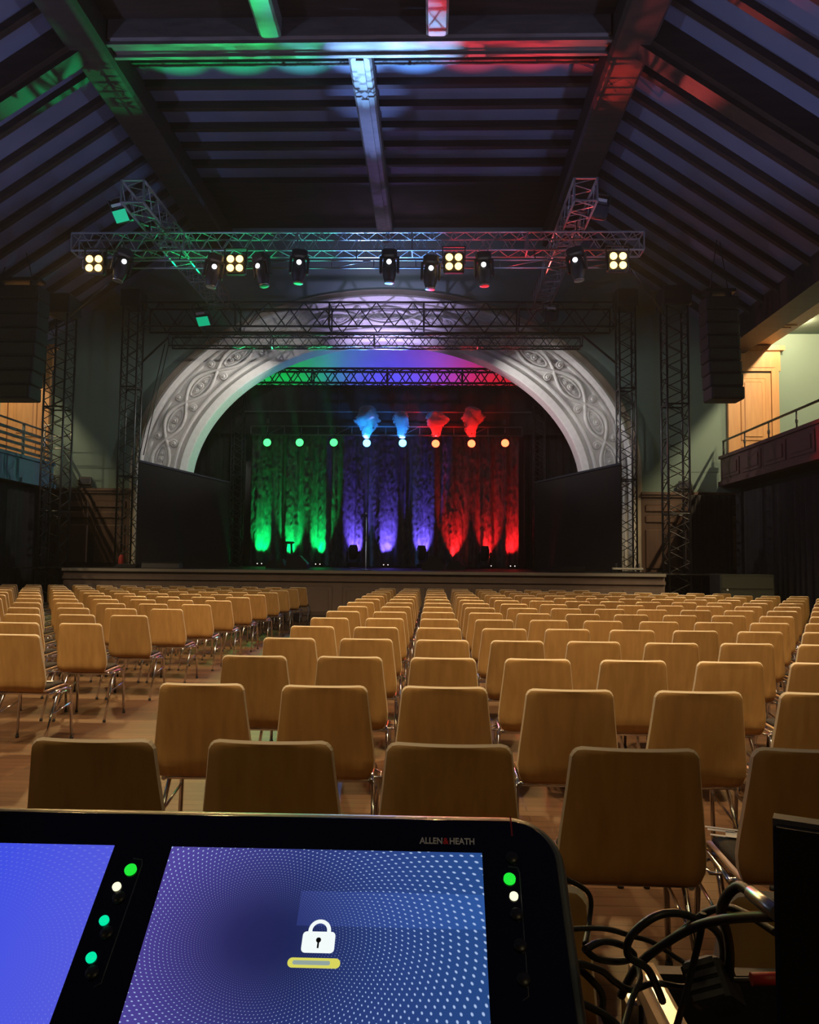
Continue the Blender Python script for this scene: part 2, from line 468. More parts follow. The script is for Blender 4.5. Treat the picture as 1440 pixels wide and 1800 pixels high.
# --- balconies
for s, nm in ((-1, 'left'), (1, 'right')):
    o = lambda d: XC + s * d
    def sbox(mb, d0, d1, y0, y1, z0, z1, mi=0):
        x0, x1 = sorted((o(d0), o(d1))); return mb.box((x0, y0, z0), (x1, y1, z1), mi)
    struct(sbox(MB(), 9.35, 14, -4, YW, 3.62, 3.82).build('floor_balcony_' + nm, M['darkwood']))
    struct(sbox(MB(), 10.75, 14, -4, YW, 7.95, 8.1).build('ceiling_balcony_' + nm, M['wallteal']))
    struct(sbox(MB(), 13.9, 14.1, -4, YW, 0, 8.1).build('wall_' + nm, M['wallteal']))
    bm_ = sbox(MB(), 9.9, 10.75, -4, YW, 7.60, 8.3)
    for k in range(12):
        y0 = YW - .25 - k * 2.05
        sbox(bm_, 10.02, 10.63, y0 - 1.75, y0 - .1, 7.575, 7.61); sbox(bm_, 10.12, 10.53, y0 - 1.62, y0 - .23, 7.555, 7.58)
    struct(bm_.build('ceiling_balcony_beam_' + nm, M['doorwood'] if s > 0 else M['doorwood']))
    # parapet
    zb, zt = (3.62, 4.42) if s > 0 else (3.42, 4.12)
    pm = M['balcred'] if s > 0 else M['balcbluelit']
    pb = sbox(MB(), 9.25, 9.37, -4, 21.9, zb, zt)
    sbox(pb, 9.19, 9.42, -4, 21.9, zt - .06, zt + .02); sbox(pb, 9.17, 9.3, -4, 21.9, zb, zb + .12)
    if s > 0:
        for k in range(14):
            y0 = 21.7 - k * 1.35
            sbox(pb, 9.225, 9.26, y0 - 1.15, y0, zb + .2, zt - .14); sbox(pb, 9.205, 9.24, y0 - 1.02, y0 - .13, zb + .28, zt - .22)
    struct(pb.build('wall_balcony_parapet_' + nm, pm))
    # railing: a thing with posts and rails
    rl = empty('balcony_railing', (o(9.31), 0, zt), 'dark thin handrail on posts along the right balcony\'s red parapet' if s > 0
               else 'blue grey horizontal bar railing along the left balcony edge', 'railing')
    if s > 0:
        MB().tube([(0, 10, .44), (0, 21.85, .44)], .03, 8).build('handrail', M['blackmetal'], rl)
        pst = None
        for k in range(8):
            q = MB().tube([(0, 0, 0.02), (0, 0, .44)], .018, 6); q.bbox((0, 0, .2), (.05, .05, .1), .01)
            c = q.build('post', M['blackmetal'], rl) if pst is None else pst.copy()
            if pst is None:
                pst = c
            else:
                col.objects.link(c)
            c.location = (0, 21.8 - k * 1.45, 0)
        q = MB(); q.tube([(0, 21.85, .0), (0, 21.85, .44)], .02, 6); q.build('end_post', M['blackmetal'], rl)
    else:
        for k, z in enumerate((.13, .30, .47, .64, .86)):
            q = MB().box((-.02, 12, z - (.035 if k < 4 else .02)), (.02, 21.85, z + (.035 if k < 4 else .02)))
            q.build('rail', M['railing'], rl)
        pst = None
        for k in range(7):
            q = MB().box((-.03, -.025, .02), (.03, .025, .88))
            c = q.build('post', M['railing'], rl) if pst is None else pst.copy()
            if pst is None:
                pst = c
            else:
                col.objects.link(c)
            c.location = (0, 21.8 - k * 1.5, 0)
    # door on the balcony's end wall
    dd = empty('door_1' if s < 0 else 'door_2', (o(10.25), YW, 3.82), 'golden oak panelled door at the end of the ' + nm + ' balcony', 'door')
    dd['kind'] = 'structure'
    wdt = 1.0
    MB().box((-wdt / 2, -.07, 0), (wdt / 2, -.005, 3.0)).build('door_leaf', M['doorwood'], dd)
    q = MB()
    for z0, z1 in ((.15, .95), (1.1, 2.85)):
        q.bbox((0, -.07, (z0 + z1) / 2), (wdt - .3, .05, z1 - z0), .02); q.bbox((0, -.09, (z0 + z1) / 2), (wdt - .5, .05, z1 - z0 - .2), .02)
    q.build('door_panel', M['doorwood'], dd)
    q = MB()
    for sx in (-1, 1):
        q.box((sx * .6 - .1, -.12, 0), (sx * .6 + .1, -.005, 3.05))
    q.box((-.75, -.12, 3.05), (.75, -.005, 3.75)); q.box((-.85, -.2, 3.62), (.85, -.005, 3.75)); q.box((-.6, -.14, 3.15), (.6, -.1, 3.5))
    q.build('door_frame', M['doorwood'], dd)
    # back of house wall under the balcony
    struct(sbox(MB(), 9.9, 10.1, -4, YW, 0, 3.62).build('wall_under_balcony_' + nm, M['black']))

# end railing of the left balcony
q = empty('balcony_gate', (XC - 9.3, 21.4, 4.14), 'small pale tubular guard rail at the far end of the left balcony', 'railing')
MB().tube([(0, 0, 0), (0, 0, 1.0), (.75, 0, 1.0), (.75, 0, 0)], .025, 6).build('rail_frame', M['steel'], q)
for z in (.35, .68):
    MB().tube([(0, 0, z), (.75, 0, z)], .018, 6).build('cross_rail', M['steel'], q)

# --- stage
x0, x1 = at(110, 1003, YS).x, at(1170, 1003, YS).x
ZS, ZSB = 1.245, 1.33
def zst(y):
    return ZS + (ZSB - ZS) * max(0, min(1, (y - YS) / 7.6))
q = MB()
q.prism([(x0, YS + .06, 0), (x0, YS + .06, ZS - .02), (x0, YW + .7, zst(YW) - .02), (x0, YW + .7, 0)], (x1 - x0, 0, 0))
nP = 13; wp = (x1 - x0) / nP
for i in range(nP):
    q.bbox((x0 + (i + .5) * wp, YS + .06, .5), (wp - .24, .05, .72), .015)
    q.bbox((x0 + (i + .5) * wp, YS + .05, .5), (wp - .42, .05, .54), .015)
q.box((x0, YS - .01, .98), (x1, YS + .06, 1.06))
struct(q.build('wall_stage_front', M['stagefront']))
q = MB()
q.prism([(x0, YS - .06, ZS - .07), (x0, YS - .06, ZS), (x0, YS + .05, ZS), (x0, YS + .05, ZS - .07)], (x1 - x0, 0, 0))
struct(q.build('trim_stage_nosing', M['nosing']))
q = MB()
q.prism([(XC - 9, YS + .05, ZS - .02), (XC - 9, YS + .05, ZS), (XC - 9, 29, zst(29)), (XC - 9, 29, zst(29) - .3)], (18, 0, 0))
struct(q.build('floor_stage', M['stagetop']))
struct(MB().box((XC - 9, 28.5, 1), (XC + 9, 28.7, 11)).build('wall_stage_back', M['backwall']))
struct(MB().box((XC - 9.1, YW + .65, 1), (XC - 8.9, 28.6, 11)).build('wall_stage_left', M['black']))
struct(MB().box((XC + 8.9, YW + .65, 1), (XC + 9.1, 28.6, 11)).build('wall_stage_right', M['black']))
struct(MB().box((XC - 9.1, YW + .1, 10.2), (XC + 9.1, 28.6, 10.4)).build('ceiling_stage', M['black']))

# ================================================================== DRAPES, FLATS
def drape(name, m_, p0, p1, z0, z1, folds, amp, label, cat='curtain', group=None, nx=120, nz=14, seed=0, crinkle=0.0, top=None):
    p0 = Vector(p0); p1 = Vector(p1); d = (p1 - p0); L = d.length; d.normalize(); nv = Vector((d.y, -d.x, 0))
    vs = []; fs = []
    for j in range(nz + 1):
        v = j / nz
        for i in range(nx + 1):
            u = i / nx
            zt = z1 if top is None else z1 + (top - z1) * u
            ph = folds * 2 * pi * u + 1.5 * noise.noise(Vector((u * folds * .7, seed, 0)))
            a = amp * (sin(ph) + .45 * sin(2.3 * ph + seed)) * (.75 + .4 * noise.noise(Vector((u * 9, v * .8, seed))))
            if crinkle:
                a += crinkle * noise.noise(Vector((u * L * 11 + v * 4, (v * (z1 - z0)) * 2.6, seed + 3))) + crinkle * .6 * noise.noise(Vector((u * L * 17 - v * 9, v * (z1 - z0) * 8, seed + 9)))
            vs.append(p0 + d * (u * L) + nv * a + Vector((0, 0, z0 + (zt - z0) * v)))
    n1 = nx + 1; N = len(vs)
    vs2 = [w - nv * .012 for w in vs]
    for j in range(nz):
        for i in range(nx):
            k = j * n1 + i
            fs.append((k, k + 1, k + 1 + n1, k + n1)); fs.append((N + k, N + k + n1, N + k + 1 + n1, N + k + 1))
    for i in range(nx):
        fs.append((i, N + i, N + i + 1, i + 1)); k = nz * n1 + i; fs.append((k, k + 1, N + k + 1, N + k))
    for j in range(nz):
        k = j * n1; fs.append((k, k + n1, N + k + n1, N + k)); k = j * n1 + nx; fs.append((k, N + k, N + k + n1, k + n1))
    return tag(MB().add(vs + vs2, fs, 0, True).build(name, m_), label, cat, group)

YC = 26.0
cx0, cx1 = at(443, 800, YC).x, at(912, 800, YC).x
drape('stage_curtain', M['curtain'], (cx0, YC, 0), (cx1, YC, 0), zst(YC) + .01, 5.75, 15, .085, 'crushed velvet backdrop curtain lit in green, violet and red stripes',
      nx=420, nz=130, seed=2.2, crinkle=.022)
drape('wing_drape', M['cloth'], (cx0 - 1.6, 25.6, 0), (cx0 - .15, 25.8, 0), zst(26), 6.6, 6, .07, 'black wing drape left of the lit backdrop curtain', nx=60)
drape('wing_drape', M['cloth'], (cx1 + .15, 25.8, 0), (cx1 + 1.8, 25.6, 0), zst(26), 6.6, 6, .07, 'black wing drape right of the lit backdrop curtain', nx=60)
drape('border_drape', M['cloth'], (cx0 - 1.6, 25.2, 0), (cx1 + 1.6, 25.2, 0), 5.56, at(680, 680, 25.2).z, 22, .03, 'black border cloth hanging under the upstage truss', nx=160, nz=4)
def flat(name, a, b_, z1, z2, label):
    a = Vector(a); b_ = Vector(b_); d = (b_ - a).normalized(); nv = Vector((d.y, -d.x, 0)) * .06
    za, zb = zst(a.y) + .005, zst(b_.y) + .005
    e = empty(name, (a + b_) / 2, label, 'stage flat', 'black masking flats beside the arch')
    c = (a + b_) / 2; a = a - c; b_ = b_ - c
    MB().prism([(a.x, a.y, za), (b_.x, b_.y, zb), (b_.x, b_.y, z2), (a.x, a.y, z1)], nv).build('cloth_face', M['flat'], e)
    MB().prism([(a.x, a.y, z1), (b_.x, b_.y, z2), (b_.x, b_.y, z2 + .05), (a.x, a.y, z1 + .05)], nv * 1.3).build('top_rail', M['blackmetal'], e)
A = at(243, 812, 20.3); B = at(402, 850, 22.0)
flat('masking_flat', (A.x, A.y, 0), (B.x, B.y, 0), A.z, B.z, 'tall black masking flat at the arch\'s left foot')
A = at(1093, 817, 20.3); B = at(943, 850, 22.0)
flat('masking_flat', (B.x, B.y, 0), (A.x, A.y, 0), B.z, A.z, 'tall black masking flat at the arch\'s right foot')
for s, nm in ((-1, 'left'), (1, 'right')):
    xa = XC + s * 9.55
    drape('gallery_drape', M['cloth'], (xa, 9.5, 0), (xa, 21.6, 0), .02, 3.40, 42, .05, 'long black drape hanging below the ' + nm + ' balcony', nx=260, nz=5, seed=s + 4)
xa = XC + 9.55
drape('corner_drape', M['cloth'], (at(1210, 900, 21.5).x, 21.5, 0), (xa - .06, 21.75, 0), .02, 3.35, 9, .05, 'black drape closing the corner beside the right tower', nx=80, nz=5, seed=8)
drape('corner_drape', M['cloth'], (-XC * 0 + XC - 9.3, 21.7, 0), (at(72, 900, 21.5).x, 21.5, 0), .02, 3.35, 7, .05, 'black drape closing the corner beside the left tower', nx=60, nz=5, seed=9)

# ================================================================== TRUSSES
def truss(name, label, p0, p1, size, m_, bays, group=None, chord_r=.026, lace_r=.011, up=(0, 0, 1), sizew=None, cat='truss', plate=False, faces=(0, 1, 2, 3), half=False):
    p0 = Vector(p0); p1 = Vector(p1); d = p1 - p0; L = d.length; d.normalize()
    up = Vector(up); sd = d.cross(up).normalized(); up = sd.cross(d).normalized()
    h = size / 2; w = (sizew or size) / 2
    e = empty(name, p0, label, cat, group)
    cs = [(-w, -h), (w, -h), (w, h), (-w, h)]
    P = lambda t, c: d * t + sd * c[0] + up * c[1]
    for c in cs:
        MB().tube([P(0, c), P(L, c)], chord_r, 8).build('chord', m_, e)
    q = MB(); bl = L / bays
    for f in range(4):
        a, b_ = cs[f], cs[(f + 1) % 4]
        for i in range(bays if f in faces else 0):
            t = i * bl
            q.tube([P(t, a), P(t + bl / 2, b_)], lace_r, 5, cap=False); q.tube([P(t + bl / 2, b_), P(t + bl, a)], lace_r, 5, cap=False)
        if len(faces) < 4:
            if q.v:
                q.build('lattice', m_, e); q = MB()
            if f not in faces or f == 3:
                continue
            for t in [0, L] + [L * k / max(1, round(L / 2.5)) for k in range(1, max(1, round(L / 2.5)))]:
                MB().tube([P(t, cs[k2 % 4]) for k2 in range(5)], chord_r * .8, 6).build('cross_frame', m_, e)
            continue
        for t in [0, L] + [L * k / max(1, round(L / 2.5)) for k in range(1, max(1, round(L / 2.5)))]:
            q.tube([P(t, a), P(t, b_)], chord_r * .8, 6, cap=False)
    if q.v:
        q.build('lattice', m_, e)
    if plate:
        MB().bbox((0, 0, .015), (size * 1.15, size * 1.15, .03), .008).build('base_plate', M['blackmetal'], e)
        MB().bbox(d * L + up * 0, (size * 1.35, size * 1.35, .5), .03).build('head_block', M['blackmetal'], e)
    return e

def bar(name, label, p, q_, r, m_, cat='brace', group=None):
    p = Vector(p); q_ = Vector(q_)
    return tag(MB().tube([Vector((0, 0, 0)), q_ - p], r, 6).build(name, m_, None, p), label, cat, group)
# ground support towers
tl, tr = at(96, 800, 19.75), at(1190, 800, 19.75)
G = 'truss towers of the lighting rig'
truss('truss_tower', 'tall lattice tower standing past the stage\'s left end', (tl.x, 19.85, 0.0), (tl.x, 19.85, 7.95), .52, M['trussdark'], 16, G, .028, .013, up=(0, 1, 0), plate=True)
truss('truss_tower', 'tall lattice tower standing past the stage\'s right end', (tr.x, 19.85, 0.0), (tr.x, 19.85, 8.15), .52, M['trussdark'], 16, G, .028, .013, up=(0, 1, 0), plate=True)
fl, fr = at(228, 760, 21.3), at(1101, 760, 21.3)
truss('truss_tower', 'lattice tower on stage in front of the arch\'s left side', (fl.x, 21.3, zst(21.3)), (fl.x, 21.3, 8.6), .42, M['trussdark'], 15, G, .026, .012, up=(0, 1, 0), plate=True)
truss('truss_tower', 'lattice tower on stage in front of the arch\'s right side', (fr.x, 21.3, zst(21.3)), (fr.x, 21.3, 8.6), .42, M['trussdark'], 15, G, .026, .012, up=(0, 1, 0), plate=True)
# front truss
YF = 15.98                      # depth of the front truss
zf = at(660, 424, 15.8).z
f0, f1 = at(133, 424, YF).x, at(1128, 424, YF).x
truss('front_truss', 'wide box truss spanning the hall above the blinders and moving lights', (f0, YF, zf), (f1, YF, zf), .37, M['truss'], 26, None, .021, .010)
# hanging ladder bar under it
lb = empty('ladder_truss', (XC - .2, 15.66, at(660, 468, 15.78).z), 'flat ladder bar carrying lamps under the front truss', 'truss')
xa, xb = at(150, 470, 15.78).x - lb.location.x, at(1102, 470, 15.78).x - lb.location.x
MB().tube([(xa, 0, .08), (xb, 0, .08)], .019, 8).build('chord', M['truss'], lb)
MB().tube([(xa, 0, -.08), (xb, 0, -.08)], .019, 8).build('chord', M['truss'], lb)
q = MB()
for k in range(14):
    t = xa + (xb - xa) * k / 13
    MB().tube([(t, 0, -.08), (t, 0, .08)], .012, 5).build('rung', M['truss'], lb)
    if k % 2 == 0 and k < 13:
        MB().tube([(t, 0, -.08), (xa + (xb - xa) * (k + 1) / 13, 0, .08)], .010, 5).build('cross_strut', M['truss'], lb)
for t in (-3.6, 0, 3.6):
    MB().tube([(t, 0, .08), (t, .14, zf - .18 - lb.location.z)], .012, 5).build('hanger', M['blackmetal'], lb)
# side trusses running back from the audience
for s, nm in ((-1, 'left'), (1, 'right')):
    x = -1.53 + s * 4.42
    truss('side_truss', 'box truss running back towards the arch, ' + ('green' if s < 0 else 'red') + ' lit, ' + nm + ' side', (x, 15.0, 8.66), (x, 21.6, 8.66), .44, M['truss'], 13, 'side trusses of the rig', .026, .012)
    bar('hanging_rod', 'steel rod hanging the front truss from the ' + nm + ' side truss', (x, YF, zf + .2), (x, YF, 8.46), .015, M['blackmetal'], 'rod', 'rods between front and side trusses')
# back truss in front of the arch
bz = (at(660, 527, 21.0).z + at(660, 578, 21.0).z) / 2
truss('back_truss', 'black wide-mesh truss crossing in front of the arch\'s crown', (fl.x + .35, 21.3, bz), (fr.x - .35, 21.3, bz), .66, M['blackmetal'], 13, None, .03, .017, sizew=.6, faces=(1, 3))
# thin lower truss
tz = (at(660, 588, 20.5).z + at(660, 610, 20.5).z) / 2
truss('lower_truss', 'slim lit truss hanging just below the black crossing truss', (at(300, 600, 20.6).x, 20.6, tz), (at(1022, 600, 20.6).x, 20.6, tz), .30, M['trussdark'], 24, None, .022, .011)
# diagonal tower braces
G = 'diagonal braces of the rig'
bar('diagonal_brace', 'thin dark brace from the arch\'s left tower to the slim truss', at(250, 636, 21.2), at(300, 590, 20.6), .03, M['blackmetal'], group=G)
bar('diagonal_brace', 'thin dark brace from the arch\'s right tower to the slim truss', at(1085, 640, 21.2), at(1024, 590, 20.6), .03, M['blackmetal'], group=G)
bar('diagonal_brace', 'long brace rising left from the right tower to the front truss', at(1172, 560, 19.8), at(1110, 474, 17.5), .03, M['blackmetal'], group=G)
bar('diagonal_brace', 'short brace below the leftmost blinder beside the left tower', at(118, 560, 19.8), at(190, 500, 17.5), .025, M['blackmetal'], group=G)

for k, (pa, pb) in enumerate((((290, 604, 20.5), (244, 806, 20.25)), ((297, 604, 20.5), (252, 800, 20.25)))):
    bar('hanging_cable', 'black cable hanging from the slim truss over the arch, ' + ('outer' if k == 0 else 'inner') + ' of two', at(*pa), at(*pb), .012, M['cable'], 'cable', 'cables hanging over the arch')
# upstage rig
uz = (at(680, 652, 25.2).z + at(680, 680, 25.2).z) / 2
truss('upstage_truss', 'black truss silhouetted against the coloured back wall', (at(420, 665, 25.0).x, 25.0, uz), (at(945, 665, 25.0).x, 25.0, uz), .46, M['blackmetal'], 16, None, .035, .02)
for px, nm in ((418, 'left'), (948, 'right')):
    t = at(px, 800, 25.0)
    truss('upstage_tower', 'slim upstage lattice tower at the ' + nm + ' of the backdrop curtain', (t.x, 25.0, zst(25)), (t.x, 25.0, 7.1), .34, M['trussdark'], 14, 'upstage towers', .02, .01, up=(0, 1, 0))
zp = at(680, 724, 24.9).z
pipe = empty('lighting_pipe', (at(430, 724, 24.9).x, 24.9, zp), 'long thin horizontal pipe above the coloured lamps', 'pipe')
lp = at(935, 724, 24.9).x - pipe.location.x
MB().tube([(0, 0, 0), (lp, 0, 0)], .026, 8).build('tube', M['truss'], pipe)
for t in (.9, 3.0, 5.2, lp - .9):
    MB().tube([(t, 0, 0), (t, .1, .75)], .015, 6).build('hanger', M['blackmetal'], pipe)
zl = (at(680, 750, 24.9).z + at(680, 765, 24.9).z) / 2
lamps_x0, lamps_x1 = at(441, 757, 24.9).x, at(918, 757, 24.9).x
bt = empty('lamp_bar', (lamps_x0, 24.9, zl), 'ladder truss holding the row of eight coloured lamps', 'truss')
LL = lamps_x1 - lamps_x0
for z in (-.14, .14):
    MB().tube([(0, 0, z), (LL, 0, z)], .026, 8).build('chord', M['truss'], bt)
q = MB()
for k in range(17):
    t = LL * k / 16
    q.tube([(t, 0, -.14), (t, 0, .14)], .014, 5)
    if k < 16 and k % 4 == 1:
        q.tube([(t, 0, -.14), (t + LL / 16, 0, .14)], .01, 5)
q.build('lattice', M['truss'], bt)
for t in (.55, LL - .55):
    MB().tube([(t, 0, .14), (t, 0, zp - zl - .03)], .02, 6).bbox((t, 0, .30), (.14, .14, .2), .02).build('hanger', M['blackmetal'], bt)

# ================================================================== FIXTURES
# moving heads hanging from the front rig (base up, head hanging)
mh = empty('moving_head', (0, 0, 0), 'x', 'stage light', 'moving head lights on the front truss')
MB().bbox((0, 0, -.12), (.36, .30, .20), .04).build('base', M['black'], mh)
q = MB()
for s in (-1, 1):
    q.bbox((s * .20, 0, -.38), (.06, .14, .40), .02)
q.bbox((0, 0, -.225), (.44, .16, .05), .015)
q.build('yoke', M['black'], mh)
hd = MB().lathe([(.06, .28), (.13, .25), (.155, .12), (.165, -.02), (.15, -.16), (.12, -.26), (.10, -.30), (.08, -.30)], 18, Matrix.Translation((0, 0, -.48))).build('head', M['black'], mh)
MB().lathe([(.118, -.305), (.118, -.325), (.10, -.33), (.01, -.325)], 16, Matrix.Translation((0, 0, -.48))).build('lens_ring', M['steel'], hd)
dl = MB().lathe([(.055, 0), (.055, .02), (.04, .035), (.01, .04)], 12, Matrix.Translation((.0, -.155, -.36)) @ Matrix.Rotation(R(90), 4, 'X')).build('status_lens', M['lamp_white'], mh)
for s in (-1, 1):
    MB().tube([(s * .1, 0, -.02), (s * .1, .06, .10), (s * .1, .15, .10)], .02, 6).build('clamp', M['steel'], mh)
mh_tree = tree_of(mh)
mh_spots = [(222, 466, 35, 'beside the leftmost blinder'), (380, 474, 20, 'left of the second blinder'), (458, 473, -28, 'right of the second blinder, aiming a beam at the arch'),
            (528, 466, 8, 'lit teal, on the green end of the ladder bar'), (685, 465, 0, 'under the middle of the front truss'), (758, 476, 4, 'left of the third blinder'),
            (850, 470, -6, 'right of the third blinder'), (1010, 462, -22, 'nearest the rightmost blinder')]
for i, (px, py, tl_, w) in enumerate(mh_spots):
    o = mh if i == 0 else copy_tree(mh, mh_tree)
    p = at(px, py - 27, 15.5)
    o.location = (p.x, 15.5, p.z); o.rotation_euler = (0, R(tl_ * .35), R(tl_)); o.scale = (.86, .86, .86)
    o['label'] = 'black moving head light ' + w
# audience blinders: four bulbs in a black frame
bl = empty('blinder', (0, 0, 0), 'x', 'stage light', 'four-bulb audience blinders')
MB().bbox((0, .1, 0), (.52, .16, .52), .03).build('housing', M['black'], bl)
for sx in (-1, 1):
    for sz in (-1, 1):
        MB().lathe([(.085, 0), (.092, .03), (.07, .06), (.03, .075), (.005, .08)], 14, Matrix.Translation((sx * .115, .02, sz * .115)) @ Matrix.Rotation(R(90), 4, 'X')).build('bulb', M['lamp_warm'], bl)
q = MB()
for s in (-1, 1):
    q.box((s * .28 - .012, .06, -.03), (s * .28 + .012, .12, .42))
q.box((-.29, .06, .40), (.29, .12, .425))
q.build('yoke', M['blackmetal'], bl)
bl_tree = tree_of(bl)
for i, (px, py, w) in enumerate(((165, 463, 'at the far left end of the front truss'), (413, 463, 'second from the left on the front truss'),
                                 (798, 460, 'third from the left on the front truss'), (1087, 458, 'at the far right end of the front truss'))):
    o = bl if i == 0 else copy_tree(bl, bl_tree)
    p = at(px, py, 15.5); o.location = p; o.scale = (.8, .8, .8); o['label'] = 'glowing warm four-bulb blinder ' + w

# coloured lamps on the upstage bar
par = empty('par_lamp', (0, 0, 0), 'x', 'stage light', 'coloured lamps on the upstage bar')
MB().lathe([(.06, -.26), (.11, -.22), (.135, -.05), (.14, .02), (.12, .02)], 16, Matrix.Rotation(R(90), 4, 'X')).build('can', M['black'], par)
par_lens = MB().lathe([(.125, 0), (.12, .03), (.07, .055), (.005, .06)], 16, Matrix.Rotation(R(90), 4, 'X')).build('lens', M['lamp_green'], par)
q = MB()
for s in (-1, 1):
    q.box((s * .155 - .01, .05, -.02), (s * .155 + .01, .09, .2))
q.box((-.165, .05, .19), (.165, .09, .21)); q.tube([(0, .07, .2), (0, .07, .34)], .022, 6)
q.build('yoke', M['blackmetal'], par)
for m_ in ('lamp_blue', 'lamp_red'):
    pass
par_tree = tree_of(par)
PARS = [(470, 778, 'g'), (527, 778, 'g'), (587, 778, 'g'), (645, 779, 'b'), (708, 779, 'b'), (766, 780, 'r'), (829, 780, 'r'), (888, 779, 'r')]
lens_data = {'g': par_lens.data}
for c in 'br':
    d = par_lens.data.copy(); d.materials[0] = M['lamp_blue' if c == 'b' else 'lamp_red']; lens_data[c] = d
cn = {'g': 'green', 'b': 'blue', 'r': 'red'}; seen = {}
for i, (px, py, c) in enumerate(PARS):
    o = par if i == 0 else copy_tree(par, par_tree)
    p = at(px, py, 24.83); o.location = p
    seen[c] = seen.get(c, 0) + 1
    tot = {'g': 3, 'b': 2, 'r': 3}[c]
    w = {1: 'leftmost', 2: 'middle' if tot == 3 else 'right-hand', 3: 'rightmost'}[seen[c]]
    o['label'] = 'round %s lamp on the upstage bar, %s of the %s %s ones' % (cn[c], w, 'three' if tot == 3 else 'two', cn[c])
    for ch in children(o):
        if ch.name.startswith('lens'):
            ch.data = lens_data[c]
    cc = {'g': (.02, 1.0, .25), 'b': (.16, .38, 1.0), 'r': (1.0, .02, .03)}[c]
    light('SPOT', (p.x, p.y - .12, p.z), {'g': 9000, 'b': 16000, 'r': 5000}[c], cc, (XC + (p.x - XC) * .82, 12.4, 10.55), size=.06, angle=9.5, blend=.6, name='lamp_beam')
    light('SPOT', (p.x, p.y - .14, p.z), {'g': 260, 'b': 520, 'r': 320}[c], cc, (p.x, p.y - 8, p.z - .8), size=.06, angle=60, blend=.8, name='lamp_spill')

# floor uplights
UPS = [(455, 'g'), (508, 'g'), (558, 'g'), (622, 'v'), (678, 'v'), (742, 'v'), (799, 'r'), (860, 'r'), (902, 'r')]
up = empty('uplight', (0, 0, 0), 'x', 'stage light', 'floor uplights washing the backdrop curtain')
MB().bbox((0, 0, .07), (.26, .16, .10), .02).build('housing', M['black'], up)
MB().box((-.11, -.06, .12), (.11, .06, .127)).build('lens', M['glass'], up)
MB().box((-.15, -.03, 0), (.15, .03, .02)).build('foot', M['blackmetal'], up)
led = mat('uplight_indicator', (.5, .5, .5), .3, emit=(1, .8, .75), es=1.5)
q = MB()
for s in (-1, 1):
    q.lathe([(.018, 0), (.012, .01)], 8, Matrix.Translation((s * .07, -.082, .08)) @ Matrix.Rotation(R(90), 4, 'X'))
q.build('status_lens', led, up)
up_tree = tree_of(up)
seen = {}
upn = {'g': 'green', 'v': 'violet', 'r': 'red'}
for i, (px, c) in enumerate(UPS):
    o = up if i == 0 else copy_tree(up, up_tree)
    x = at(px, 990, 25.55).x; o.location = (x, 25.73, zst(25.7))
    seen[c] = seen.get(c, 0) + 1
    o['label'] = 'small floor uplight below the %s of the three %s curtain stripes' % (['left', 'middle', 'right'][seen[c] - 1], upn[c])
    cc = {'g': GREEN, 'v': VIOLET, 'r': RED}[c]
    light('SPOT', (x, 25.73, zst(25.7) + .135), {'g': 900, 'v': 1200, 'r': 900}[c], cc, (x, 25.98, zst(25.7) + .85), size=.03, angle=50, blend=1.0, name='uplight_beam')

# hidden wash lamps behind the upstage truss colouring the stage's back wall
for px, cc, e in ((470, (0, 1, .15), 420), (690, (.10, .08, 1.0), 900), (880, (1, .01, .03), 520)):
    p = at(px, 640, 26.4)
    light('SPOT', (p.x, 26.4, 6.3), e, cc, (p.x, 28.5, 8.6), size=.08, angle=110, blend=.8, name='wash_lamp')
# moving head beams
def aim(px, py, tgt, e, cc=(.9, .93, 1.0), ang=24, blend=.5):
    p = at(px, py + 34, 15.6); light('SPOT', p, e * .9, cc, tgt, size=.05, angle=ang, blend=blend, name='moving_head_beam')
aim(458, 470, (-6.4, YW, 6.1), 700, (1, .95, .88), 26, .9)
aim(528, 470, (-4.6, YW, 7.4), 520, (.95, .95, 1), 26, .9)
aim(685, 470, (-1.4, YW, 8.6), 560, (.72, .68, 1), 30, .9)
aim(850, 470, (3.4, YW, 6.4), 650, (1, .96, .95), 27, .9)
aim(1010, 466, (4.6, YW, 4.9), 520, (1, .96, .95), 24, .9)
aim(222, 470, (-7.6, YW, 4.2), 420, (1, .95, .88), 20, .9)
p = at(643, 1000, 20.3)
aim(685, 470, (p.x, 20.4, 1.9), 900, (.50, .72, 1.0), 12, .9)  # extra beam added to brighten the microphone stand
# unseen spots added near the slim truss to graze the arch's relief
for sx in (-1, 1):
    light('SPOT', (XC + sx * 1.2, 20.95, 7.0), 500, (1, .95, .88) if sx < 0 else (1, .96, .96), (XC + sx * 6.4, 22.1, 5.2), size=.05, angle=62, blend=.8, name='arch_wash')
light('SPOT', (XC, 20.6, 6.6), 420, (.55, .45, 1.0), (XC, 22.1, 8.6), size=.05, angle=100, blend=.9, name='arch_wash')
# unseen coloured spots added on stage to tint the arch's inner reveal
for tx, tz_, cc, e in ((-5.2, 5.6, (0, 1, .55), 420), (-2.6, 7.4, (.10, .45, 1), 260), (0.2, 7.4, (.45, .25, 1), 260), (2.8, 5.9, (1, .35, .5), 300)):
    light('SPOT', (XC + (.6 if tx < XC else -.6), 24.3, 5.4), e, cc, (XC + tx, 22.5, tz_), size=.05, angle=50, blend=.9, name='reveal_wash')
light('SPOT', (2.4, 24.4, 5.0), 900, RED, (7.9, 15.3, 4.0), size=.05, angle=9, blend=.9, name='lamp_spill')
